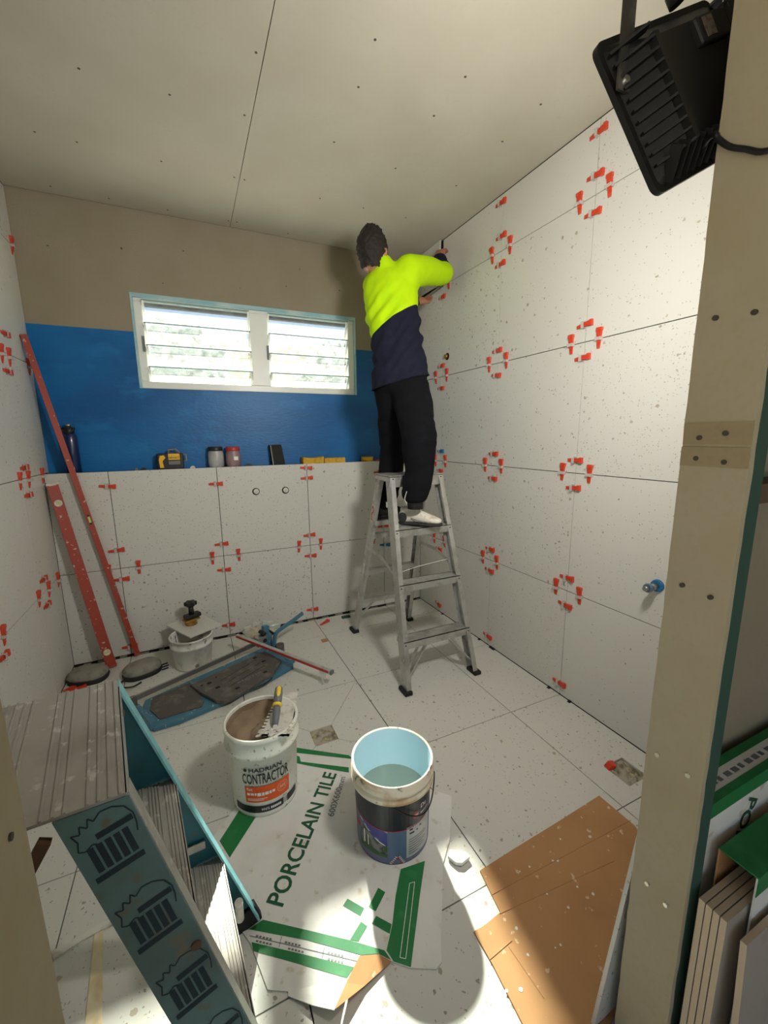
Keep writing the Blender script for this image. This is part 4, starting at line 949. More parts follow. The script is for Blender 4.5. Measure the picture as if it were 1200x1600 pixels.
mb.quad([Pt[0], Pt[1], Pt[3], Pt[5]]); mb.quad([Pt[1], Pt[2], Pt[3]]); mb.quad([Pt[5], Pt[3], Pt[4]]); mb.build('torn_flap', 'cardboard', cs)
ZI = ZC + .0008
def ink(mb, pts, z=ZI): 
    P = [F(u, v, z) for u, v in pts]
    b = bmesh.new(); vs = [b.verts.new(p) for p in P]; f = b.faces.new(vs); bmesh.ops.triangulate(b, faces=[f]); b.verts.index_update(); b.normal_update()
    fs = []
    for t in b.faces:
        ids = [v.index for v in t.verts]
        if t.normal.z < 0: ids = ids[::-1]
        fs.append(ids)
    mb._add(P, fs); b.free(); return mb
for pts in ([(411, 1437), (547, 1469), (601, 1485), (611, 1500), (592, 1490), (564, 1492), (480, 1469), (389, 1452)], [(393, 1472), (470, 1490), (553, 1511), (542, 1528), (470, 1507), (396, 1486)],
            [(626, 1358), (664, 1345), (656, 1400), (642, 1511), (615, 1502), (604, 1485), (613, 1444), (618, 1400)], [(384, 1250), (409, 1262), (359, 1340), (343, 1314)],
            [(463, 1168), (545, 1180), (552, 1186), (462, 1176)], [(461, 1180), (468, 1182), (470, 1190), (545, 1199), (545, 1207), (480, 1196), (462, 1192)],
            [(543, 1404), (569, 1419), (563, 1431), (536, 1415)], [(591, 1387), (602, 1394), (587, 1424), (576, 1417)], [(588, 1431), (612, 1444), (609, 1459), (581, 1443)], [(564, 1440), (574, 1447), (560, 1471), (547, 1468)]):
    ink(MB(), pts).build('green_print', 'carton_green', cs)
def text_on_floor(mb, s, b0, b1, t0, bold, size=1.0):
    """baseline from pixel b0 to b1, cap height reaching pixel t0 at the start"""
    p0, p1, c0 = F(*b0, ZI), F(*b1, ZI), F(*t0, ZI); e = p1 - p0; u = c0 - p0
    P, Fc = text2d(s, 1.0, bold, 1.0); hmax = max(p[1] for p in P)
    mb._add([p0 + e * x + u * (y / hmax) for x, y in P], Fc)
mb = MB(); text_on_floor(mb, 'PORCELAIN TILE', (441, 1417), (526, 1209), (415, 1410), .02); tx = mb.build('stencil_lettering', 'green_ink_dark', cs)
mb = MB(); text_on_floor(mb, '600X600mm', (521, 1276), (540, 1214), (511, 1275), .01); mb.build('size_lettering', 'ink_grey', cs)
mb = MB()
for a, b in (((390, 1462), (560, 1502)), ((440, 1463), (436, 1480)), ((507, 1480), (503, 1498))):
    p, q = F(*a, ZI), F(*b, ZI); d = (q - p).normalized(); n_ = V((-d.y, d.x, 0)) * .0009; mb.quad([p - n_, q - n_, q + n_, p + n_])
for a in ((400, 1460), (445, 1470), (450, 1480), (512, 1486), (512, 1496), (400, 1468)):
    for k in range(5):
        p, q = F(a[0] + k * 5.2, a[1] + 2 + k * 1.2, ZI), F(a[0] + k * 5.2 + 3.6, a[1] + 2.8 + k * 1.2, ZI); d = (q - p).normalized(); n_ = V((-d.y, d.x, 0)) * .0022; mb.quad([p - n_, q - n_, q + n_, p + n_])
mb.build('label_print', 'ink_grey', cs)
mb = MB(); P = [(640, 1380), (648, 1378), (634, 1498), (625, 1496)]
for i in range(4):
    p, q = F(*P[i], ZI + .0006), F(*P[(i + 1) % 4], ZI + .0006); d = (q - p).normalized(); n_ = V((-d.y, d.x, 0)) * .0008; mb.quad([p - n_, q - n_, q + n_, p + n_])
mb.build('white_outline', 'ink_white', cs)
# brown card
cb = thing('brown_card', 'large flattened brown cardboard sheet lying on the floor beside the doorway', 'cardboard', (-.75, -2.2, 0))
pts = [(936, 1243), (992, 1290), (1012, 1320), (1100, 1500), (1150, 1700), (900, 1760), (818, 1602), (770, 1507), (740, 1455), (755, 1447), (782, 1425), (767, 1395), (750, 1360), (800, 1328), (870, 1285)]
zc = .006; P = [F(u, v, zc) for u, v in pts]
P = [V((min(p.x, -.36), max(p.y, YF + .06 if p.x > XJR else -2.60), p.z)) for p in P]
MB().prism(P[::-1], (0, 0, -.005)).build('card_panel', 'cardboard', cb)
mb = MB()
for a, b in (((769, 1398), (985, 1282)), ((781, 1428), (960, 1345)), ((795, 1480), (850, 1560)), ((765, 1500), (800, 1470))):
    p, q = F(*a, zc), F(*b, zc); d = (q - p).normalized(); n_ = V((-d.y, d.x, 0)) * .0016
    mb._add([p - n_, q - n_, q + n_, p + n_, p + V((0, 0, .0016)), q + V((0, 0, .0016))], [(0, 1, 5, 4), (3, 4, 5, 2)])
mb.build('crease', 'cardboard', cb)
rr = random.Random(9); mb = MB()
for i in range(16):
    u, v = rr.uniform(790, 930), rr.uniform(1300, 1560); p = F(u, v, zc); s = rr.uniform(.003, .007); mb.quad([p + V((s * math.cos(t) * rr.uniform(.6, 1), s * math.sin(t) * rr.uniform(.6, 1), .0006)) for t in (0, 1.05, 2.1, 3.15, 4.2, 5.2)])
o = mb.build('adhesive_specks', 'stone_white', cb); o['kind'] = 'stuff'
# tile offcut chip
p = [F(u, v, .016) for u, v in ((703, 1327), (728, 1332), (734, 1338), (722, 1348), (712, 1347), (700, 1337))]
tag(MB().prism(p[::-1], (0, 0, -.012)).build('tile_chip', 'ink_white'), 'small white broken tile chip on the floor between the carton sheets', 'tile chip')
# tile leaning on the front wall inside the room
a, b = F(925, 1600, 0), None
mb = MB(); y0, y1 = YF + .030, YF + .012
mb._add([(-.946, y0, .001), (-.50, y0, .07), (-.42, y1, .50), (-.868, y1, .60), (-.946, y0 - .009, .001), (-.50, y0 - .009, .07), (-.42, y1 - .009, .50), (-.868, y1 - .009, .60)], [(0, 1, 2, 3), (7, 6, 5, 4), (0, 4, 5, 1), (1, 5, 6, 2), (2, 6, 7, 3), (3, 7, 4, 0)])
tag(mb.build('leaning_tile', 'terrazzo'), 'cut terrazzo tile leaning against the front wall behind the brown card', 'tile')
# cream strips on the floor under the teal ladder
mb = MB(); P = [F(u, v, .003) for u, v in ((148, 1455), (161, 1449), (160, 1600), (133, 1600))]; mb.prism(P[::-1], (0, 0, -.003))
tag(mb.build('timber_batten', 'tape_cream'), 'thin cream batten on the floor under the teal stepladder', 'batten')
mb = MB(); P = [F(u, v, .006) for u, v in ((78, 1488), (112, 1466), (112, 1472), (140, 1452), (188, 1424), (200, 1424), (198, 1433), (160, 1452), (130, 1468), (84, 1498))]; mb.prism(P[::-1], (0, 0, -.006))
tag(mb.build('mortar_ridge', 'stone_white'), 'broken pale mortar ridge across the end of the cream batten', 'mortar')

# ================================================================== FLOOR WASTES
mb = MB(); mb.box((-1.289, -1.303, -TT), (-1.179, -1.194, -.0065)); tag(mb.build('floor_waste', 'drain'), 'taped square floor waste where the cut floor tiles meet', 'drain')
mb = MB(); rr = random.Random(4); n = 9; P = []
for i in range(n + 1):
    for j in range(n + 1): P.append((-.224 + .110 * i / n, -2.051 + .109 * j / n, -.0085 + (0 if i in (0, n) or j in (0, n) else rr.uniform(0, .012))))
mb._add(P, [(i * (n + 1) + j, (i + 1) * (n + 1) + j, (i + 1) * (n + 1) + j + 1, i * (n + 1) + j + 1) for i in range(n) for j in range(n)])
tag(mb.build('floor_waste', 'drain'), 'square floor waste cut into the tile beside the brown card', 'drain')
p = V((-.208, -1.955, .0)); mb = MB()
for k in range(4): mb.obox(p + V((k * .006 - .01, -.012, .002 + k * .003)), p + V((k * .007 - .004, .014, .004 + k * .003)), (1, 0, 0), .012, .002)
tag(mb.build('wedge_scrap', 'orange'), 'broken orange wedge pieces at the edge of a floor waste', 'scrap')

# ================================================================== RED LEVELS
def level(p0, p1, w, d, label, lab2, vials, facing):
    p0, p1 = V(p0), V(p1); ax = (p1 - p0).normalized(); t = thing('spirit_level', label, 'spirit level', p0)
    vdir = (V(CAM) - (p0 + p1) / 2).normalized() if facing is None else V(facing)
    side = ax.cross(vdir).normalized(); nrm = side.cross(ax).normalized()
    if nrm.dot(vdir) < 0: nrm = -nrm
    b = MB().obox(p0 + ax * .004, p1 - ax * .004, side, w / 2, d / 2).build('body', 'level_red', t); bevel(b, .003)
    mb = MB()
    for k in (-1, 1): mb.obox(p0 + ax * .01 + side * k * (w / 2 - .005) + nrm * (d / 2 + .001), p1 - ax * .01 + side * k * (w / 2 - .005) + nrm * (d / 2 + .001), side, .004, .0015)
    mb.build('edge_rib', 'level_red', b)
    for e, q in ((p0, ax), (p1, -ax)): bevel(MB().obox(e, e + q * .014, side, w / 2 + .0015, d / 2 + .0015).build('end_cap', 'stone_white' if e == p1 and lab2 else 'level_red', t), .002)
    for f, kind in vials:
        c = p0.lerp(p1, f) + nrm * (d / 2)
        if kind == 'round':
            v_ = MB().cyl(c - nrm * .002, c + nrm * .0025, .019, n=20).build('vial_ring', 'stone_white', t); MB().obox(c - side * .012 + nrm * .003, c + side * .012 + nrm * .003, ax, .004, .001).build('vial', 'vial', v_)
        else:
            v_ = MB().obox(c - ax * .03, c + ax * .03, side, w * .42, .0015).build('vial_ring', 'bolt', t); MB().obox(c - ax * .018 + nrm * .002, c + ax * .018 + nrm * .002, side, .005, .001).build('vial', 'vial', v_)
    return t
level((-2.235, -.115, .004), (-2.405, -.045, 1.135), .054, .032, 'shorter scuffed red spirit level leaning into the corner of the low wall', True, ((.90, 'round'), (.09, 'round')), None)
level((-2.105, -.033, .012), (-2.432, -.020, 1.925), .030, .024, 'longer thin red spirit level leaning high past the blue membrane', False, ((.47, 'flat'),), None)

# ================================================================== KNEE PADS, SCRAPS
def knee_pad(c, rz, label, strap):
    c = V(c); t = thing('knee_pad', label, 'knee pad', c); R_ = Matrix.Rotation(rz, 4, 'Z')
    def ring(a, b, z, n=32): return [c + (R_ @ V((a * math.copysign(abs(math.cos(k * 2 * math.pi / n)) ** .75, math.cos(k * 2 * math.pi / n)), b * math.copysign(abs(math.sin(k * 2 * math.pi / n)) ** .85, math.sin(k * 2 * math.pi / n)), z))) for k in range(n)]
    def shell(name, prof, m, par):
        mb = MB(); n = 32; P = []
        for a, b, z in prof: P += ring(a, b, z)
        mb.smooth = True; mb._add(P, [(i * n + k, i * n + (k + 1) % n, (i + 1) * n + (k + 1) % n, (i + 1) * n + k) for i in range(len(prof) - 1) for k in range(n)] + [tuple(range((len(prof) - 1) * n, len(prof) * n))]); return mb.build(name, m, par)
    shell('cushion', [(.10, .075, 0), (.105, .08, .015), (.098, .074, .034)], 'strap_black', t)
    sh_ = shell('shell', [(.100, .077, .03), (.099, .076, .046), (.085, .064, .062), (.045, .034, .070)], 'pad_grey', t)
    MB().tube([*ring(.099, .076, .038), ring(.099, .076, .038)[0]], .0035, 6).build('rim_bead', 'pad_grey', sh_)
    if strap:
        e = c + (R_ @ V((-.085, -.05, .02))); MB().tube(smooth_path([e, e + V((-.03, -.03, .01)), e + V((-.02, -.08, .004)), e + V((.03, -.10, .004)), e + V((.07, -.07, .004))]), .005, 6).build('strap', 'strap_black', t)
        for dx, dy in ((.09, -.05), (.10, -.02), (.105, .01)):
            p = c + (R_ @ V((dx, dy, 0))); MB().obox(V((p.x, p.y, .004)), V((p.x + .035, p.y + .012, .004)), (0, 0, 1), .003, .004).build('hook_tab', 'ink_navy', t)
    return t
kc = F(224, 1048, 0); knee_pad((kc.x, kc.y - .03, 0), .35, 'grey knee pad with a loose black strap on the floor near the small bucket', True)
knee_pad((-2.335, -.205, 0), -.25, 'grey knee pad on the floor at the foot of the shorter level', False)
rr = random.Random(21)
for k in range(5):
    p = V((-2.40 + rr.uniform(-.015, .05), -.33 + k * .03, .0))
    ob = bpy.data.objects.new('loose_wedge', WM['o']); COL.objects.link(ob)
    a = rr.uniform(-.8, .8); m4 = Matrix.Translation(p + V((0, 0, .002))) @ Matrix.Rotation(a, 4, 'Z') @ Matrix.Rotation(math.pi / 2, 4, 'X'); ob.matrix_world = m4 @ Matrix.Identity(4); ORI[ob] = m4
    tag(ob, 'loose orange wedge on the floor beside the knee pad in the corner', 'wedge', 'loose orange wedges in the corner')
# clear plastic bag of spacers
bc = V((-1.335, -.105, .0)); mb = MB(); n = 12; P = []
for i in range(n + 1):
    for k in range(18):
        t = 2 * math.pi * k / 18; ph = math.pi * i / n; q = 1 + rr.uniform(-.22, .22)
        P.append(bc + V((.125 * math.sin(ph) * math.cos(t) * q, .062 * math.sin(ph) * math.sin(t) * q, max(.001, .045 + .055 * math.cos(ph) * q))))
mb._add(P, [(i * 18 + k, (i + 1) * 18 + k, (i + 1) * 18 + (k + 1) % 18, i * 18 + (k + 1) % 18) for i in range(n) for k in range(18)])
bg_ = thing('plastic_bag', 'crumpled clear plastic bag of yellow spacers behind the tile cutter', 'bag', bc); mb.build('film', 'clear_plastic', bg_)
mb = MB()
for i in range(26): p = bc + V((rr.gauss(-.045, .03), rr.gauss(0, .02), rr.uniform(.012, .07))); mb.obox(p, p + V((rr.uniform(-.02, .02), rr.uniform(-.02, .02), rr.uniform(-.01, .01))), (0, 0, 1), .003, .004)
o = mb.build('spacers', 'tool_yellow', bg_); o['kind'] = 'stuff'
p = bc + V((.03, -.05, .06)); MB().obox(p, p + V((.035, -.02, -.03)), (0, 0, 1), .009, .006).build('bag_clip', 'black_plastic', bg_)
p = F(540, 965, 0); p.y = min(p.y, -.035); tag(MB().box((p.x - .03, p.y - .012, 0), (p.x + .035, p.y + .014, .012)).build('green_scrap', 'stud_green'), 'dark green offcut at the foot of the low wall beside the stepladder', 'scrap')
for u, v in ((507, 974),):
    p = F(u, v, .0); p.y = min(p.y, -.03); ob = bpy.data.objects.new('loose_wedge', WM['o']); COL.objects.link(ob); m4 = Matrix.Translation(p + V((0, 0, .002))) @ Matrix.Rotation(.5, 4, 'Z') @ Matrix.Rotation(math.pi / 2, 4, 'X'); ob.matrix_world = m4; ORI[ob] = m4
    tag(ob, 'loose orange wedge lying along the foot of the low tiled wall', 'wedge')

# ================================================================== TILE CUTTER
CO = V((-1.96, -.875, 0)); CL = V((.906, .423, 0)).normalized(); CWd = V((-.423, .906, 0)).normalized()
def K(l, w, z=0): return CO + CL * l + CWd * w + V((0, 0, z))
tcut = thing('tile_cutter', 'blue manual tile cutter with long guide rail and raised lever', 'tile cutter', K(.4, .1))
out = [(0, -.005), (.10, -.045), (.30, -.078), (.60, -.092), (.76, -.085), (.82, .0), (.83, .10), (.80, .245), (.06, .255), (.0, .16)]
mb = MB(); mb.prism([K(l, w, .026) for l, w in out], (0, 0, -.024)); bevel(mb.build('base', 'cutter_blue', tcut), .004)
mb = MB(); mb.prism([K(l, w, .032) for l, w in ((.045, .03), (.22, -.035), (.25, .0), (.28, .22), (.09, .235), (.04, .14))], (0, 0, -.008)); mb.build('base_recess', 'cutter_pad', tcut)
mb = MB(); mb.obox(K(.0, -.0, .035), K(.0, .2, .035), (0, 0, 1), .022, .014); bevel(mb.build('end_block', 'cutter_blue', tcut), .005)
mb = MB(); mb.prism([F(u, v, .048) for u, v in ((297, 1069), (316, 1083), (338, 1094), (350, 1095), (362, 1091), (427, 1051), (440, 1031), (428, 1024), (413, 1017))][::-1], (0, 0, -.020)); pad = mb.build('pressure_pad', 'cutter_pad', tcut); bevel(pad, .004)
for u, v in ((398, 1028), (412, 1033), (327, 1067), (340, 1074), (371, 1075), (414, 1050), (315, 1071), (338, 1058)):
    p = F(u, v, .0485); mb = MB(); mb.obox(p - CL * .011 * (1 if u not in (315, 338) else .5), p + CL * .011 * (1 if u not in (315, 338) else .5), CWd, .008 * (1 if u not in (315, 338) else .5), .0006); mb.build('pad_slot', 'dark_gap', pad)
for k in range(3): 
    p, q = F(357 - k * 6, 1073 - k * 5, .0495), F(412 - k * 6, 1040 - k * 5, .0495); MB().obox(p, q, (0, 0, 1), .002, .003).build('pad_rib', 'cutter_pad', pad)
p0, p1 = F(372, 1068, .0492), F(410, 1050, .0492); e = p1 - p0; u_ = V((-e.y, e.x, 0)).normalized() * .022
mb = MB(); P_, Fc = text2d('sigma', 1, .01, 1); hm = max(p[1] for p in P_); mb._add([p0 + e * x + u_ * (y / hm) for x, y in P_], Fc); mb.build('pad_lettering', 'ink_grey', pad)
mb = MB(); mb.obox(K(-.03, .205, .088), K(.82, .225, .088), (0, 0, 1), .013, .006); gr = mb.build('guide_rail', 'steel', tcut)
mb = MB(); mb.obox(K(-.015, .205, .0), K(-.015, .205, .10), CL, .02, .016); bevel(mb.build('rail_post', 'cutter_pad', tcut), .003)
mb = MB(); mb.obox(K(.80, .23, .0), K(.80, .23, .115), CL, .022, .02); bevel(mb.build('rail_post', 'cutter_blue', tcut), .003)
ch = F(437, 1024, .10)                  # carriage at the far end of the rail
ch = K(.735, .215, .10)
mb = MB(); mb.obox(ch + V((0, 0, -.03)), ch + V((0, 0, .03)), CL, .032, .024); bevel(mb.build('carriage', 'steel', tcut), .004)
mb = MB(); mb.obox(ch + CL * .035 + V((0, 0, -.02)), ch + CL * .045 + V((0, 0, .085)), CL, .02, .016); bevel(mb.build('carriage_arm', 'cutter_blue', tcut), .004)
for dz in (.0, .045): MB().cyl(ch + CL * .02 - CWd * .028 + V((0, 0, dz)), ch + CL * .02 + CWd * .026 + V((0, 0, dz)), .013, n=14).build('roller', 'black_plastic', tcut)
y_ = ch.y - .01
lev = smooth_path([B(428, 1012, y_), B(429, 1000, y_), B(431, 990, y_), B(440, 982, y_ + .01), B(456, 971, y_ + .03), B(473, 958, y_ + .05)])
mb = MB()
for a, b in zip(lev[:-1], lev[1:]): mb.obox(a - (b - a) * .15, b + (b - a) * .15, (.4, -.9, .1), .008, .010)
mb.build('lever', 'cutter_blue', tcut)
MB().cyl(K(.80, .0, .0), K(.80, .0, .035), .03, n=18).build('corner_foot', 'cutter_blue', tcut)
MB().cyl(K(.83, .14, .0), K(.83, .14, .06), .026, n=18).build('adjuster', 'cutter_pad', tcut)
MB().tube(smooth_path([K(.42, -.09, .03), K(.50, -.12, .036), K(.56, -.12, .034), K(.60, -.10, .03)]), .004, 6).build('carry_loop', 'black_plastic', tcut)
a, b = F(370, 993, .128), F(517, 1050, .095); rd = (b - a).normalized()
ru = thing('straight_edge', 'aluminium straight edge with a red stripe resting across the tile cutter', 'ruler', a.lerp(b, .5))
MB().obox(a, b, (0, 0, 1), .009, .011).build('bar', 'aluminium', ru)
sd_ = rd.cross(V((0, 0, 1))).normalized(); sd_ = sd_ if sd_.dot(V(CAM) - a) > 0 else -sd_
MB().obox(a + sd_ * .0115 + rd * .01, b + sd_ * .0115 - rd * .01, (0, 0, 1), .0065, .0012).build('red_stripe', 'lid_red', ru)
MB().obox(b, b + rd * .012, (0, 0, 1), .0105, .0125).build('end_cap', 'ink_grey', ru)
MB().obox(a.lerp(b, .92) - V((0, 0, .05)), a.lerp(b, .92) - V((0, 0, .009)), rd, .02, .004).build('stop_fence', 'clear_plastic', ru)
MB().obox(V((a.lerp(b, .92).x, a.lerp(b, .92).y, .0)), a.lerp(b, .92) - V((0, 0, .05)), rd, .006, .004).build('fence_leg', 'clear_plastic', ru)

# ================================================================== THINGS ON THE LEDGE
ZL = ZB - .004; yl = .052
def lx(u): return B(u, 730, yl).x
def lz(u, v): return B(u, v, yl).z
# drink bottle
c = V((lx(116), yl, ZL)); t = thing('drink_bottle', 'dark blue drink bottle with a steel cap on the ledge behind the long level', 'bottle', c); r = .036; hb = lz(115, 676) - ZL
MB().lathe([(0, 0), (r - .003, 0), (r, .004), (r, hb - .03), (r - .006, hb - .008), (r - .012, hb), (0, hb)], c, 32).build('bottle_body', 'bottle_blue', t)
MB().lathe([(0, hb), (.026, hb), (.027, hb + .004), (.025, hb + .028), (.014, hb + .034), (0, hb + .034)], c, 24).build('screw_cap', 'black_plastic', t)
MB().cyl(c + V((0, 0, hb + .034)), c + V((0, 0, hb + .05)), .013, n=16).build('steel_top', 'steel', t)
MB().tube(smooth_path([c + V((.03 * math.cos(a), -.012 + .032 * math.sin(a) * .6, hb + .012 + .016 * math.cos(a * 2))) for a in [k * math.pi / 6 for k in range(13)]], 3), .004, 6).build('carry_ring', 'black_plastic', t)
MB().obox(c + V((.008, -r - .0005, .005)), c + V((.006, -r - .0005, .035)), (1, 0, 0), .003, .0005).build('white_mark', 'ink_white', t)
# laser level
x0, x1 = lx(246), lx(288); zt2 = lz(268, 702); c = V(((x0 + x1) / 2, yl, ZL)); t = thing('laser_level', 'yellow and black cross-line laser level on the ledge', 'laser level', c)
w = x1 - x0; hh = zt2 - ZL
bevel(MB().box((x0 + .004, yl - .04, ZL), (x1, yl + .04, ZL + hh * .80)).build('body', 'black_plastic', t), .008, 3)
mb = MB(); zz0 = ZL + .012
mb.prism([(x0 + .018, yl - .042, zz0), (x0 + .040, yl - .042, zz0), (x0 + .034, yl - .042, zz0 + .04), (x0 + .052, yl - .042, zz0 + .062), (x0 + .044, yl - .042, zz0 + .078), (x0 + .022, yl - .042, zz0 + .074), (x0 + .014, yl - .042, zz0 + .05)], (0, .02, 0)); mb.build('yellow_shell', 'yellow', t)
a, b = c.x - .008, x1 - .02
MB().box((a, yl - .0425, ZL + hh * .48), (b, yl - .038, ZL + hh * .79)).build('name_plate', 'yellow', t)
mb = MB(); put_text(mb, 'DEWALT', lambda x, y: V((a + .004 + x, yl - .0432, ZL + hh * .545 + y)), .016, .0003, b - a - .008); mb.build('name_lettering', 'ink_black', t)
MB().box((a, yl - .0425, ZL + hh * .25), (b, yl - .039, ZL + hh * .42)).build('keypad', 'ink_grey', t)
MB().tube([(a, yl, ZL + hh * .78), (a + .004, yl, ZL + hh * .97), (b - .02, yl, ZL + hh * 1.0), (b, yl, ZL + hh * .8)], .006, 8).build('top_guard', 'pad_grey', t)
MB().tube([(x1 - .004, yl, ZL + hh * .75), (x1 + .016, yl, ZL + hh * .70), (x1 + .016, yl, ZL + hh * .42), (x1 - .004, yl, ZL + hh * .38)], .0055, 8).build('side_guard', 'pad_grey', t)
def jar(u0, u1, v, lidm, fill, label):
    x0, x1 = lx(u0), lx(u1); r = (x1 - x0) / 2; c = V(((x0 + x1) / 2, yl - .002, ZL)); h = lz((u0 + u1) / 2, v) - ZL; r = min(r, .049)
    t = thing('jar', label, 'jar', c)
    MB().lathe([(0, 0), (r * .86, 0), (r * .95, .008), (r, .03), (r * .98, h * .66), (r * .85, h * .80), (r * .84, h * .83), (0, h * .83)], c, 30).build('jar_body', fill, t)
    MB().lathe([(0, h * .80), (r * .9, h * .80), (r * .92, h * .83), (r * .9, h * .98), (r * .84, h), (0, h)], c, 30).build('lid', lidm, t); return t, c, r, h
jar(324, 353, 698, 'black_plastic', 'jar_powder', 'clear jar of pale powder with a black lid on the ledge')
t, c, r, h = jar(353, 378, 698, 'lid_red', 'jar_pink', 'clear jar with a red lid and white sticker on the ledge')
MB().box((c.x + .0, c.y - r - .001, ZL + h * .34), (c.x + .026, c.y - r + .006, ZL + h * .52)).build('white_sticker', 'ink_white', t)
x0, x1 = lx(424), lx(445); z1 = lz(432, 695)
mb = MB(); mb._add([(x0 + .004, yl - .03, ZL), (x1, yl - .03, ZL), (x1, yl + .02, ZL), (x0 + .004, yl + .02, ZL), (x0 - .004, yl - .012, z1), (x1 - .018, yl - .012, z1), (x1 - .018, yl + .038, z1), (x0 - .004, yl + .038, z1)], [(3, 2, 1, 0), (4, 5, 6, 7), (0, 1, 5, 4), (1, 2, 6, 5), (2, 3, 7, 6), (3, 0, 4, 7)])
t = thing('sanding_block', 'tall black block leaning on the blue membrane above the pipe stubs', 'block', ((x0 + x1) / 2, yl, ZL)); bevel(mb.build('block', 'rubber', t), .002)
MB().obox((x0 + .010, yl - .0315, ZL + .002), (x0 + .001, yl - .0138, z1 - .002), (1, 0, 0), .003, .001).build('light_edge', 'pad_grey', t)
for u0, u1, v0, dz, lab in ((472, 504, 714, .010, 'yellow sponge with a dipped top on the ledge beside the black block'), (505, 537, 715, 0, 'flat yellow sponge on the ledge between the other sponge and the tape')):
    x0, x1 = lx(u0), lx(u1); z1 = lz((u0 + u1) / 2, v0); mb = MB(); n = 8; P = []
    for i in range(n + 1):
        x = x0 + (x1 - x0) * i / n; zt3 = z1 + dz * (abs(i / n - .5) * 2) ** 2 - dz * .6; P += [(x, yl - .045, ZL), (x, yl + .035, ZL), (x, yl + .035, zt3), (x, yl - .045, zt3)]
    mb._add(P, [(i * 4 + k, i * 4 + (k + 1) % 4, i * 4 + 4 + (k + 1) % 4, i * 4 + 4 + k) for i in range(n) for k in range(4)] + [(0, 3, 2, 1), (n * 4, n * 4 + 1, n * 4 + 2, n * 4 + 3)])
    tag(bevel(mb.build('sponge', 'sponge'), .004), lab, 'sponge')
c = V((lx(574), yl, ZL)); t = thing('tape_roll', 'roll of yellow tape on the ledge near the tiler\'s leg', 'tape', c); r = .047; h = .036
MB().lathe([(.028, 0), (r, 0), (r, h), (.028, h), (.028, 0)], c, 32).build('tape', 'yellow', t); MB().lathe([(.027, .0), (.0285, .0), (.0285, h + .001), (.027, h + .001)], c, 24).build('core', 'cardboard', t)
mb = MB().obox((lx(586), yl, ZL + .008), (lx(640), yl - .01, ZL + .008), (0, 1, 0), .008, .007); tag(mb.build('red_pencil', 'lid_red'), 'thin red stick lying on the ledge beside the tape', 'stick')
for u, w_, m, lab in ((214, .018, 'ink_grey', 'small grey clip on the ledge between bottle and laser level'), (301, .03, 'stone_white', 'small pale clip on the ledge between laser level and jars'), (388, .05, 'black_plastic', 'low dark strip on the ledge beside the red-lidded jar'), (224, .03, 'black_plastic', 'small black plug on the ledge beside the laser level')):
    x = lx(u); mb = MB().box((x - w_ / 2, yl - .03, ZL), (x + w_ / 2, yl - .01, ZL + .010)); mb.box((x - w_ / 4, yl - .028, ZL + .010), (x + w_ / 3, yl - .014, ZL + .016)); tag(mb.build('loose_clip', m), lab, 'clip')

# ================================================================== HALL SIDE: cartons and spare tiles by the open frame
def px(u, v, x): return X(u, v, x)
hx = -.80
# tile carton standing in the frame
ct = thing('tile_carton', 'white tile carton with green bands standing in the open wall frame', 'carton', (-.62, YN + .03, 0))
q0 = px(1112, 1253, hx); q1 = px(1122, 1200, hx)
z0c = q0.z; yA = YN + .012; yB = YN + .075
mb = MB(); xa, xb = XJR + .05, -.405
mb.box((xa, yA, 0), (xb, yB, z0c + .02)); bevel(mb.build('carton_body', 'carton_white', ct), .003)
MB().box((xa, yA - .001, z0c - .012), (xb, yA + .014, z0c + .022)).build('green_band', 'carton_green', ct)
MB().box((xa, yB - .016, z0c - .01), (xb, yB + .001, z0c + .022)).build('green_band', 'carton_green', ct)
mb = MB()
for k in range(14): mb.box((xa + .02 + k * .027, yA + .024, z0c + .0205), (xa + .02 + k * .027 + (.018 if k % 3 else .011), yA + .034, z0c + .0214))
mb.build('top_print', 'ink_grey', ct)
mb = MB(); p0_, d_, u2 = V((xa + .17, yA - .0012, z0c - .025)), V((-.45, 0, -.89)).normalized(), V((.89, 0, -.45)).normalized()
put_text(mb, 'PORCELAIN', lambda x, y: p0_ + d_ * x + u2 * y * 1.0, .056, .001); mb.build('front_print', 'green_ink_dark', ct)
# white ribbed packing behind it
rp = thing('packing_strip', 'white ribbed packing strip standing behind the tile carton', 'packing', (-.66, YN + .1, 0))
za, zb = px(1135, 1160, -.78).z, px(1140, 1098, -.78).z
for k in range(7): MB().box((XJR + .055 + k * .024, YN + .08, 0), (XJR + .077 + k * .024, YN + .088 + (k % 2) * .004, zb + k * .003)).build('rib', 'carton_white', rp)
# open carton end in front
oc = thing('open_carton', 'opened green tile carton end leaning in front of the white carton', 'carton', (-.72, YN - .03, 0))
xs0, xs1 = XJR + .085, -.42; zt0 = .565
mb = MB(); y0c, y1c = YN - .067, YN - .004
mb.box((xs0, y0c, zt0 + .010), (xs1, y1c, zt0 + .013)); mb.build('carton_top', 'carton_green', oc)
MB().box((xs0, y0c, 0), (xs1, y0c + .003, zt0 + .010)).build('carton_front', 'carton_white', oc)
MB().box((xs0, y0c - .001, zt0 - .03), (xs1, y0c, zt0 + .013)).build('front_band', 'carton_green', oc)
MB().box((xs0, y1c - .003, 0), (xs1, y1c, zt0 + .010)).build('carton_back', 'cardboard', oc)
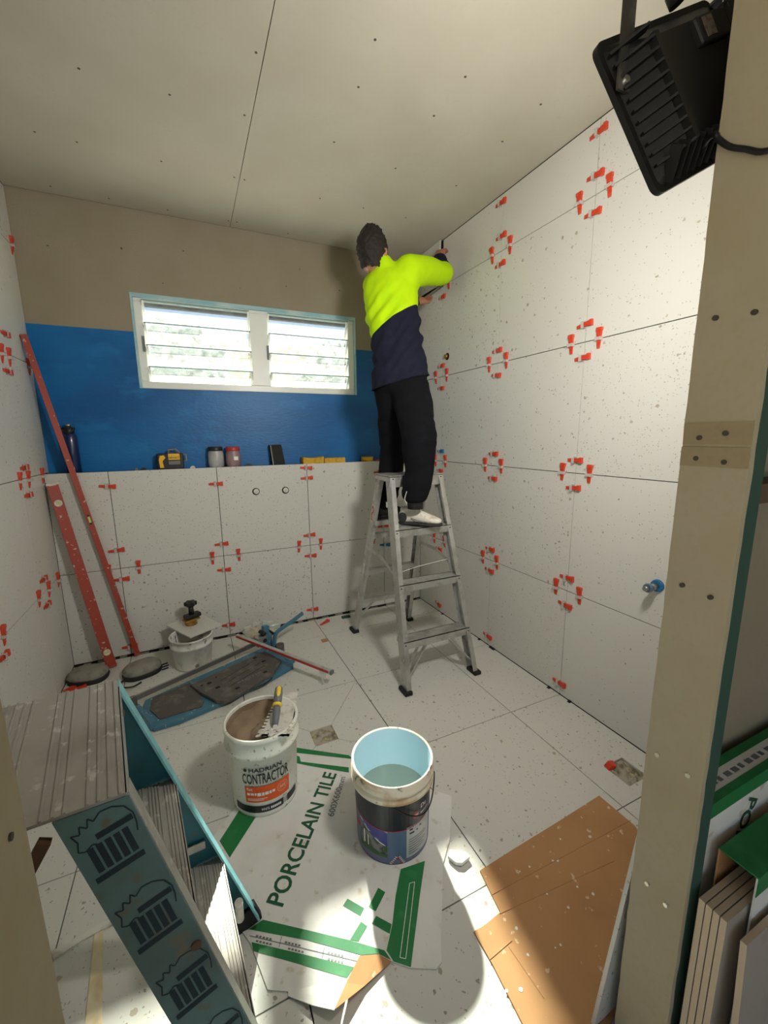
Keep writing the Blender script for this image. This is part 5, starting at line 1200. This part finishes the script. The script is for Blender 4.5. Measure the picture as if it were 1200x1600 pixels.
# spare tiles: a stack slid out of the open carton, one leaning in front
for k in range(5):
    if k < 4: yk, hgt, xs, ln, nm = YN - .014 - k * .0118, .51, XJR + .016, .42, 0
    else: yk, hgt, xs, ln, nm = YN - .096, .485, XJR + .03, .45, .02
    mb = MB()
    mb._add([(xs, yk, 0), (xs + ln, yk, 0), (xs + ln, yk + nm, hgt), (xs, yk + nm, hgt), (xs, yk - .010, 0), (xs + ln, yk - .010, 0), (xs + ln, yk + nm - .010, hgt), (xs, yk + nm - .010, hgt)], [(0, 1, 2, 3), (7, 6, 5, 4), (0, 4, 5, 1), (1, 5, 6, 2), (2, 6, 7, 3), (3, 7, 4, 0)])
    mb.m[1] = 1
    tag(mb.build('spare_tile', ['tile_edge', 'tile_face_dark']), 'spare tile sliding out of the open green carton' if k < 4 else 'single spare tile leaning against the open green carton', 'tile', 'spare tiles in the open carton' if k < 4 else None)

# ================================================================== THE TILER
pr = thing('person', 'person in yellow hi-vis and navy jumper on the stepladder, reaching up to a tile', 'person', (-.52, -.78, .86))
SA = V((RM[0, 0], RM[1, 0], 0)).normalized(); DA = V((RM[0, 1], RM[1, 1], 0)).normalized(); UA = V((0, 0, 1))
AXS = (SA, DA, UA)
head = B(583, 395, -.60); nk = B(598, 420, -.62); ch_ = B(612, 447, -.61); ws = B(619, 527, -.68); hp_ = B(625, 580, -.72)
Rs = B(638, 425, -.67); Re = B(692, 428, -.56); Rw = B(686, 404, -.40)
Ls = B(590, 445, -.50); Le = B(628, 470, -.30); Lw = B(652, 470, -.33)
Rhp = B(641, 600, -.79); Rk = B(655, 680, -.925); Ra = B(649, 782, -.930)
Lhp = B(610, 602, -.66); Lk = B(615, 680, -.59); La = B(604, 775, -.575)
# ---- body (continuous: head, neck, torso, arms, hands, legs)
mb = MB()
mb.caps([(hp_, (.11, .085, .09)), (ws, (.11, .085, .10)), (ch_, (.145, .10, .11))], AXS, .04)
mb.caps([(ch_ + UA * .03, .07), (nk, .058), (head - UA * .05 + DA * .01, .054)], None, .02)
fd = (SA * .35 + DA * .80 + UA * -.05).normalized(); sd2 = fd.cross(UA).normalized(); HA = (sd2, fd, UA)
mb.ell(head, (.076, .095, .112), HA, 20, 14); mb.ell(head + fd * .035 - UA * .055, (.056, .062, .055), HA, 16, 10)           # skull, jaw
mb.caps([(head + fd * .092 + UA * .012, .010), (head + fd * .112 - UA * .022, .014)], None, .006)                            # nose
for s in (-1, 1):
    mb.ell(head + sd2 * s * .078 - UA * .012 - fd * .004, (.010, .019, .032), HA, 10, 8)                                     # ears
    mb.ell(head + fd * .082 + sd2 * s * .032 + UA * .028, (.020, .010, .008), HA, 8, 6)                                      # brows
mb.ell(head + fd * .088 - UA * .058, (.022, .010, .007), HA, 8, 6)                                                           # mouth
mb.caps([(Rs, .060), (Re, .046), (Rw, .031)]); mb.caps([(Ls, .060), (Le, .046), (Lw, .031)])
mb.caps([(Rhp, .068), (Rk, .060), (Ra, .042)]); mb.caps([(Lhp, .068), (Lk, .060), (La, .042)])
def hand(w, d, pn, thumb, curl):
    """w wrist, d direction of fingers, pn palm-side normal, thumb = side vector"""
    d, pn, th = V(d).normalized(), V(pn).normalized(), V(thumb).normalized()
    mb.caps([(w, .026), (w + d * .045, .027)], None, .008)
    for k, off in enumerate((-.026, -.009, .009, .026)): mb.caps([(w + d * .03 + th * off * .7, .017), (w + d * .085 + th * off, .0125)], None, .007)
    for k, (off, ln) in enumerate(((-.028, .060), (-.010, .074), (.010, .080), (.028, .070))):
        p = w + d * .088 + th * off; q = p + (d * .85 + pn * curl).normalized() * ln * .45; r = q + (d * .45 + pn * curl * 1.9).normalized() * ln * .32; e = r + (d * .1 + pn * curl * 2).normalized() * ln * .24
        mb.caps([(p, .0096), (q, .0088), (r, .0082), (e, .0070)], None, .004)
    p = w + d * .03 + th * .028; q = p + (d * .5 + th * .8 + pn * .3).normalized() * .038; r = q + (d * .8 + th * .15 + pn * .6).normalized() * .03
    mb.caps([(p, .0125), (q, .0105), (r, .0085)], None, .004)
hand(Rw, V((.45, .45, .78)), V((.75, .45, -.45)), V((-.5, .8, 0)), .55)
hand(Lw, V((.92, .25, .12)), V((.2, .3, .9)), V((-.2, .95, .3)), .55)
bm = remeshed(mb, .0058, 3); bm_obj(bm, 'body', ['skin'], pr)
# ---- hair
mb = MB(); mb.ell(head - fd * .012 + UA * .014, (.083, .098, .112), HA, 24, 16); mb.caps([(head - fd * .028 - UA * .02, (.070, .068, .06)), (head - fd * .03 - UA * .075, (.060, .050, .04))], HA, .015)
bm = remeshed(mb, .008, 1)
for f in list(bm.verts): pass
bmesh.ops.delete(bm, geom=[v for v in bm.verts if (v.co - head).dot(fd) > .045 + max(0, (v.co - head).z) * .25 or (v.co - head).z < -.095 + max(0, (v.co - head).dot(fd) + .03) * 1.1], context='VERTS')
rr = random.Random(2)
for v in bm.verts:
    k = (v.co - head).normalized(); v.co += k * (rr.uniform(-.003, .004) + .004 * math.sin(v.co.x * 210) * math.sin(v.co.z * 170) + (.010 * rr.random() if (v.co - head).z > .10 else 0))
bm_obj(bm, 'hair', ['hair'], pr)
# ---- jumper
mb = MB()
mb.caps([(B(629, 628, -.725), (.176, .145, .05)), (B(628, 590, -.72), (.176, .142, .05)), (B(623, 560, -.71), (.160, .130, .10)), (ws, (.150, .122, .10)), (B(613, 490, -.645), (.158, .125, .11)), (B(609, 457, -.62), (.160, .125, .10)), (B(606, 438, -.61), (.125, .108, .07))], AXS, .02)
mb.caps([(B(604, 432, -.615), (.085, .08, .06)), (nk + UA * .012, .066)], AXS, .012)                                          # collar
mb.caps([(B(632, 436, -.65), .098), (Rs, .086), (B(668, 424, -.61), .078), (Re, .066)], None, .012)
mb.caps([(Re, .066), (Rw - (Rw - Re).normalized() * .045, .044)], None, .010)
mb.caps([(B(590, 450, -.55), .095), (Ls, .082), (Le, .065), (Lw - (Lw - Le).normalized() * .02, .046)], None, .012)
bm = remeshed(mb, .0105, 5)
e0, e1 = B(588, 430, -.60), None
for v in bm.verts:                       # drag folds across the back and slack at the hem
    p = v.co; w = max(0, min(1, (2.30 - p.z) / .25)); s_ = (p - ws).dot(SA); z_ = p.z
    v.co += v.normal * (.018 * noise.noise(V(((z_ * .75 - s_ * .95) * 24, (z_ + s_) * 4, p.y * 3))) * w + .007 * noise.noise(V((p.x * 9, p.y * 9, p.z * 9))))
# hem: clean lower edge sloping with the body
h0, h1 = B(583, 608, -.72), B(674, 588, -.72); hn = (h1 - h0).cross(DA); hn = hn if hn.z > 0 else -hn
bmesh.ops.bisect_plane(bm, geom=bm.verts[:] + bm.edges[:] + bm.faces[:], plane_co=h0, plane_no=hn.normalized(), clear_inner=True)
c0, c1 = B(577, 527, -.66), B(656, 483, -.66); cn = (c1 - c0).cross(DA * 1.0 + UA * -.12); cn = cn if cn.z > 0 else -cn; cn.normalize()
bmesh.ops.bisect_plane(bm, geom=bm.verts[:] + bm.edges[:] + bm.faces[:], plane_co=c0, plane_no=cn)
rax = (Rw - Re).normalized(); rc = Re + rax * .035
bmesh.ops.bisect_plane(bm, geom=bm.verts[:] + bm.edges[:] + bm.faces[:], plane_co=rc, plane_no=rax)
lax = (Lw - Le).normalized(); lc = Le + lax * .03
for f in bm.faces:
    c = f.calc_center_median(); navy = (c - c0).dot(cn) < 0
    if (c - rc).dot(rax) > 0 and (c - Re).length < .35 and (c - Re).cross(rax).length < .1: navy = True
    if (c - lc).dot(lax) > 0 and (c - lc).cross(lax).length < .075: navy = True
    f.material_index = 1 if navy else 0
jm = bm_obj(bm, 'jumper', ['hivis', 'navy'], pr)
so = jm.modifiers.new('thick', 'SOLIDIFY'); so.thickness = .004; so.offset = -1
for a, b, r in ((Re, Rw - (Rw - Re).normalized() * .03, .046), (Le, Lw, .047)):
    d = (b - a).normalized(); MB().tube([b - d * .035, b - d * .02, b - d * .003, b - d * .001], [r - .002, r + .002, r, r - .008], 16).build('cuff', 'navy', jm)
# ---- trousers
mb = MB()
mb.caps([(B(628, 575, -.72), (.150, .120, .08)), (B(627, 600, -.725), (.155, .125, .08))], AXS, .02)
mb.caps([(B(640, 608, -.78), (.118, .105, .10)), (B(648, 640, -.845), (.112, .10, .10)), (Rk, (.098, .09, .09)), (B(655, 730, -.925), (.088, .082, .08)), (Ra + UA * .03, (.080, .078, .05)), (Ra + UA * .008, (.068, .068, .03))], AXS, .02)
mb.caps([(B(612, 605, -.67), (.112, .105, .10)), (Lk, (.090, .085, .09)), (B(612, 730, -.585), (.078, .075, .08)), (La, (.072, .072, .05)), (La - UA * .06, (.066, .066, .03))], AXS, .02)
bm = remeshed(mb, .012, 5)
for v in bm.verts:
    p = v.co; q = V((p.x * 7, p.y * 7, p.z * 9)); k = .009 * noise.noise(q) + .004 * noise.noise(q * 2.3)
    if abs(p.z - Rk.z) < .10 or p.z < 1.10: k += .006 * noise.noise(V((p.x * 9, p.y * 9, p.z * 34)))
    v.co += v.normal * k
bm_obj(bm, 'trousers', ['trousers'], pr)
MB().tube(smooth_path([Ra + V((-.07, -.03, .06)), Ra + V((-.085, -.035, .02)), Ra + V((-.075, -.04, -.01))]), .002, 6).build('drawcord', 'stone_white', pr)
MB().tube([Ra + UA * .06, Ra, Ra - UA * .045], [.047, .046, .044], 16).build('sock', 'rubber', pr)
# ---- shoes
def shoe(toe, heel, zb, m1, m2):
    toe, heel = V((toe.x, toe.y, zb)), V((heel.x, heel.y, zb)); d = (toe - heel).normalized(); L = (toe - heel).length; s = d.cross(UA).normalized(); A3 = (d, s, UA)
    def at(f, w=0, z=0): return heel + d * L * f + s * w + UA * z
    mb = MB(); mb.caps([(at(.10, 0, .016), (.030, .032, .016)), (at(.35, 0, .016), (.03, .034, .016)), (at(.70, 0, .016), (.03, .045, .015)), (at(.90, 0, .017), (.026, .036, .013))], A3, .012)
    sl = bm_obj(remeshed(mb, .005, 2), 'sole', [m2], pr)
    mb = MB(); mb.caps([(at(.12, 0, .055), (.033, .032, .042)), (at(.30, 0, .062), (.036, .033, .045)), (at(.52, 0, .055), (.036, .037, .035)), (at(.74, 0, .042), (.034, .042, .026)), (at(.88, 0, .036), (.026, .034, .018))], A3, .012)
    mb.caps([(at(.14, 0, .095), (.030, .030, .02)), (at(.30, 0, .10), (.034, .031, .016))], A3, .012)
    up_ = bm_obj(remeshed(mb, .0055, 2), 'shoe_upper', [m1], pr)
    if m1 == 'shoe_white':
        for k in range(4): p = at(.42 + k * .085, 0, .097 - k * .010); MB().tube([p - s * .024 - UA * .006, p + UA * .003, p + s * .024 - UA * .006], .003, 6).build('lace', 'ink_white', up_)
        mb = MB(); mb.ell(at(.12, .0315, .052), (.026, .006, .03), A3, 14, 8); mb.ell(at(.12, -.0315, .052), (.026, .006, .03), A3, 14, 8); mb.build('heel_patch', 'shoe_sole', up_)
        for sg in (-1, 1): MB().tube([at(.32, sg * .036, .05), at(.45, sg * .040, .042), at(.60, sg * .043, .032)], .0022, 5).build('side_line', 'ink_grey', up_)
shoe(V((-.420, -.985, 0)), V((-.605, -.800, 0)), .8588, 'shoe_white', 'shoe_sole')
shoe(V((-.43, -.59, 0)), V((-.68, -.565, 0)), .857, 'rubber', 'rubber')

# the strip of tile he is setting under the ceiling
tp = thing('cut_tile', 'cut terrazzo tile strip the tiler is setting under the ceiling', 'tile', (-.02, -.1, Z1 + 3 * T + .02))
mb = MB(); y0, y1 = -.2978 + .004, YU - .004; z0, z1 = Z1 + 3 * T + .004, H - .006
mb._add([(-.030, y0, z0), (-.022, y0, z0), (-.022, y1, z0), (-.030, y1, z0), (-.024, y0, z1), (-.016, y0, z1), (-.016, y1, z1), (-.024, y1, z1)], [(3, 2, 1, 0), (4, 5, 6, 7), (0, 1, 5, 4), (1, 2, 6, 5), (2, 3, 7, 6), (3, 0, 4, 7)])
mb.build('tile_piece', 'terrazzo', tp)
sp = thing('pry_bar', 'steel pry bar under the cut tile in the tiler\'s lower hand', 'tool', B(664, 462, -.30))
a, b = X(664, 466, -.10), X(692, 446, -.035); MB().obox(a, b, (0, 0, 1), .004, .010).build('blade', 'steel', sp); MB().tube([a - (b - a).normalized() * .06, a], .011, 10).build('handle', 'black_plastic', sp)
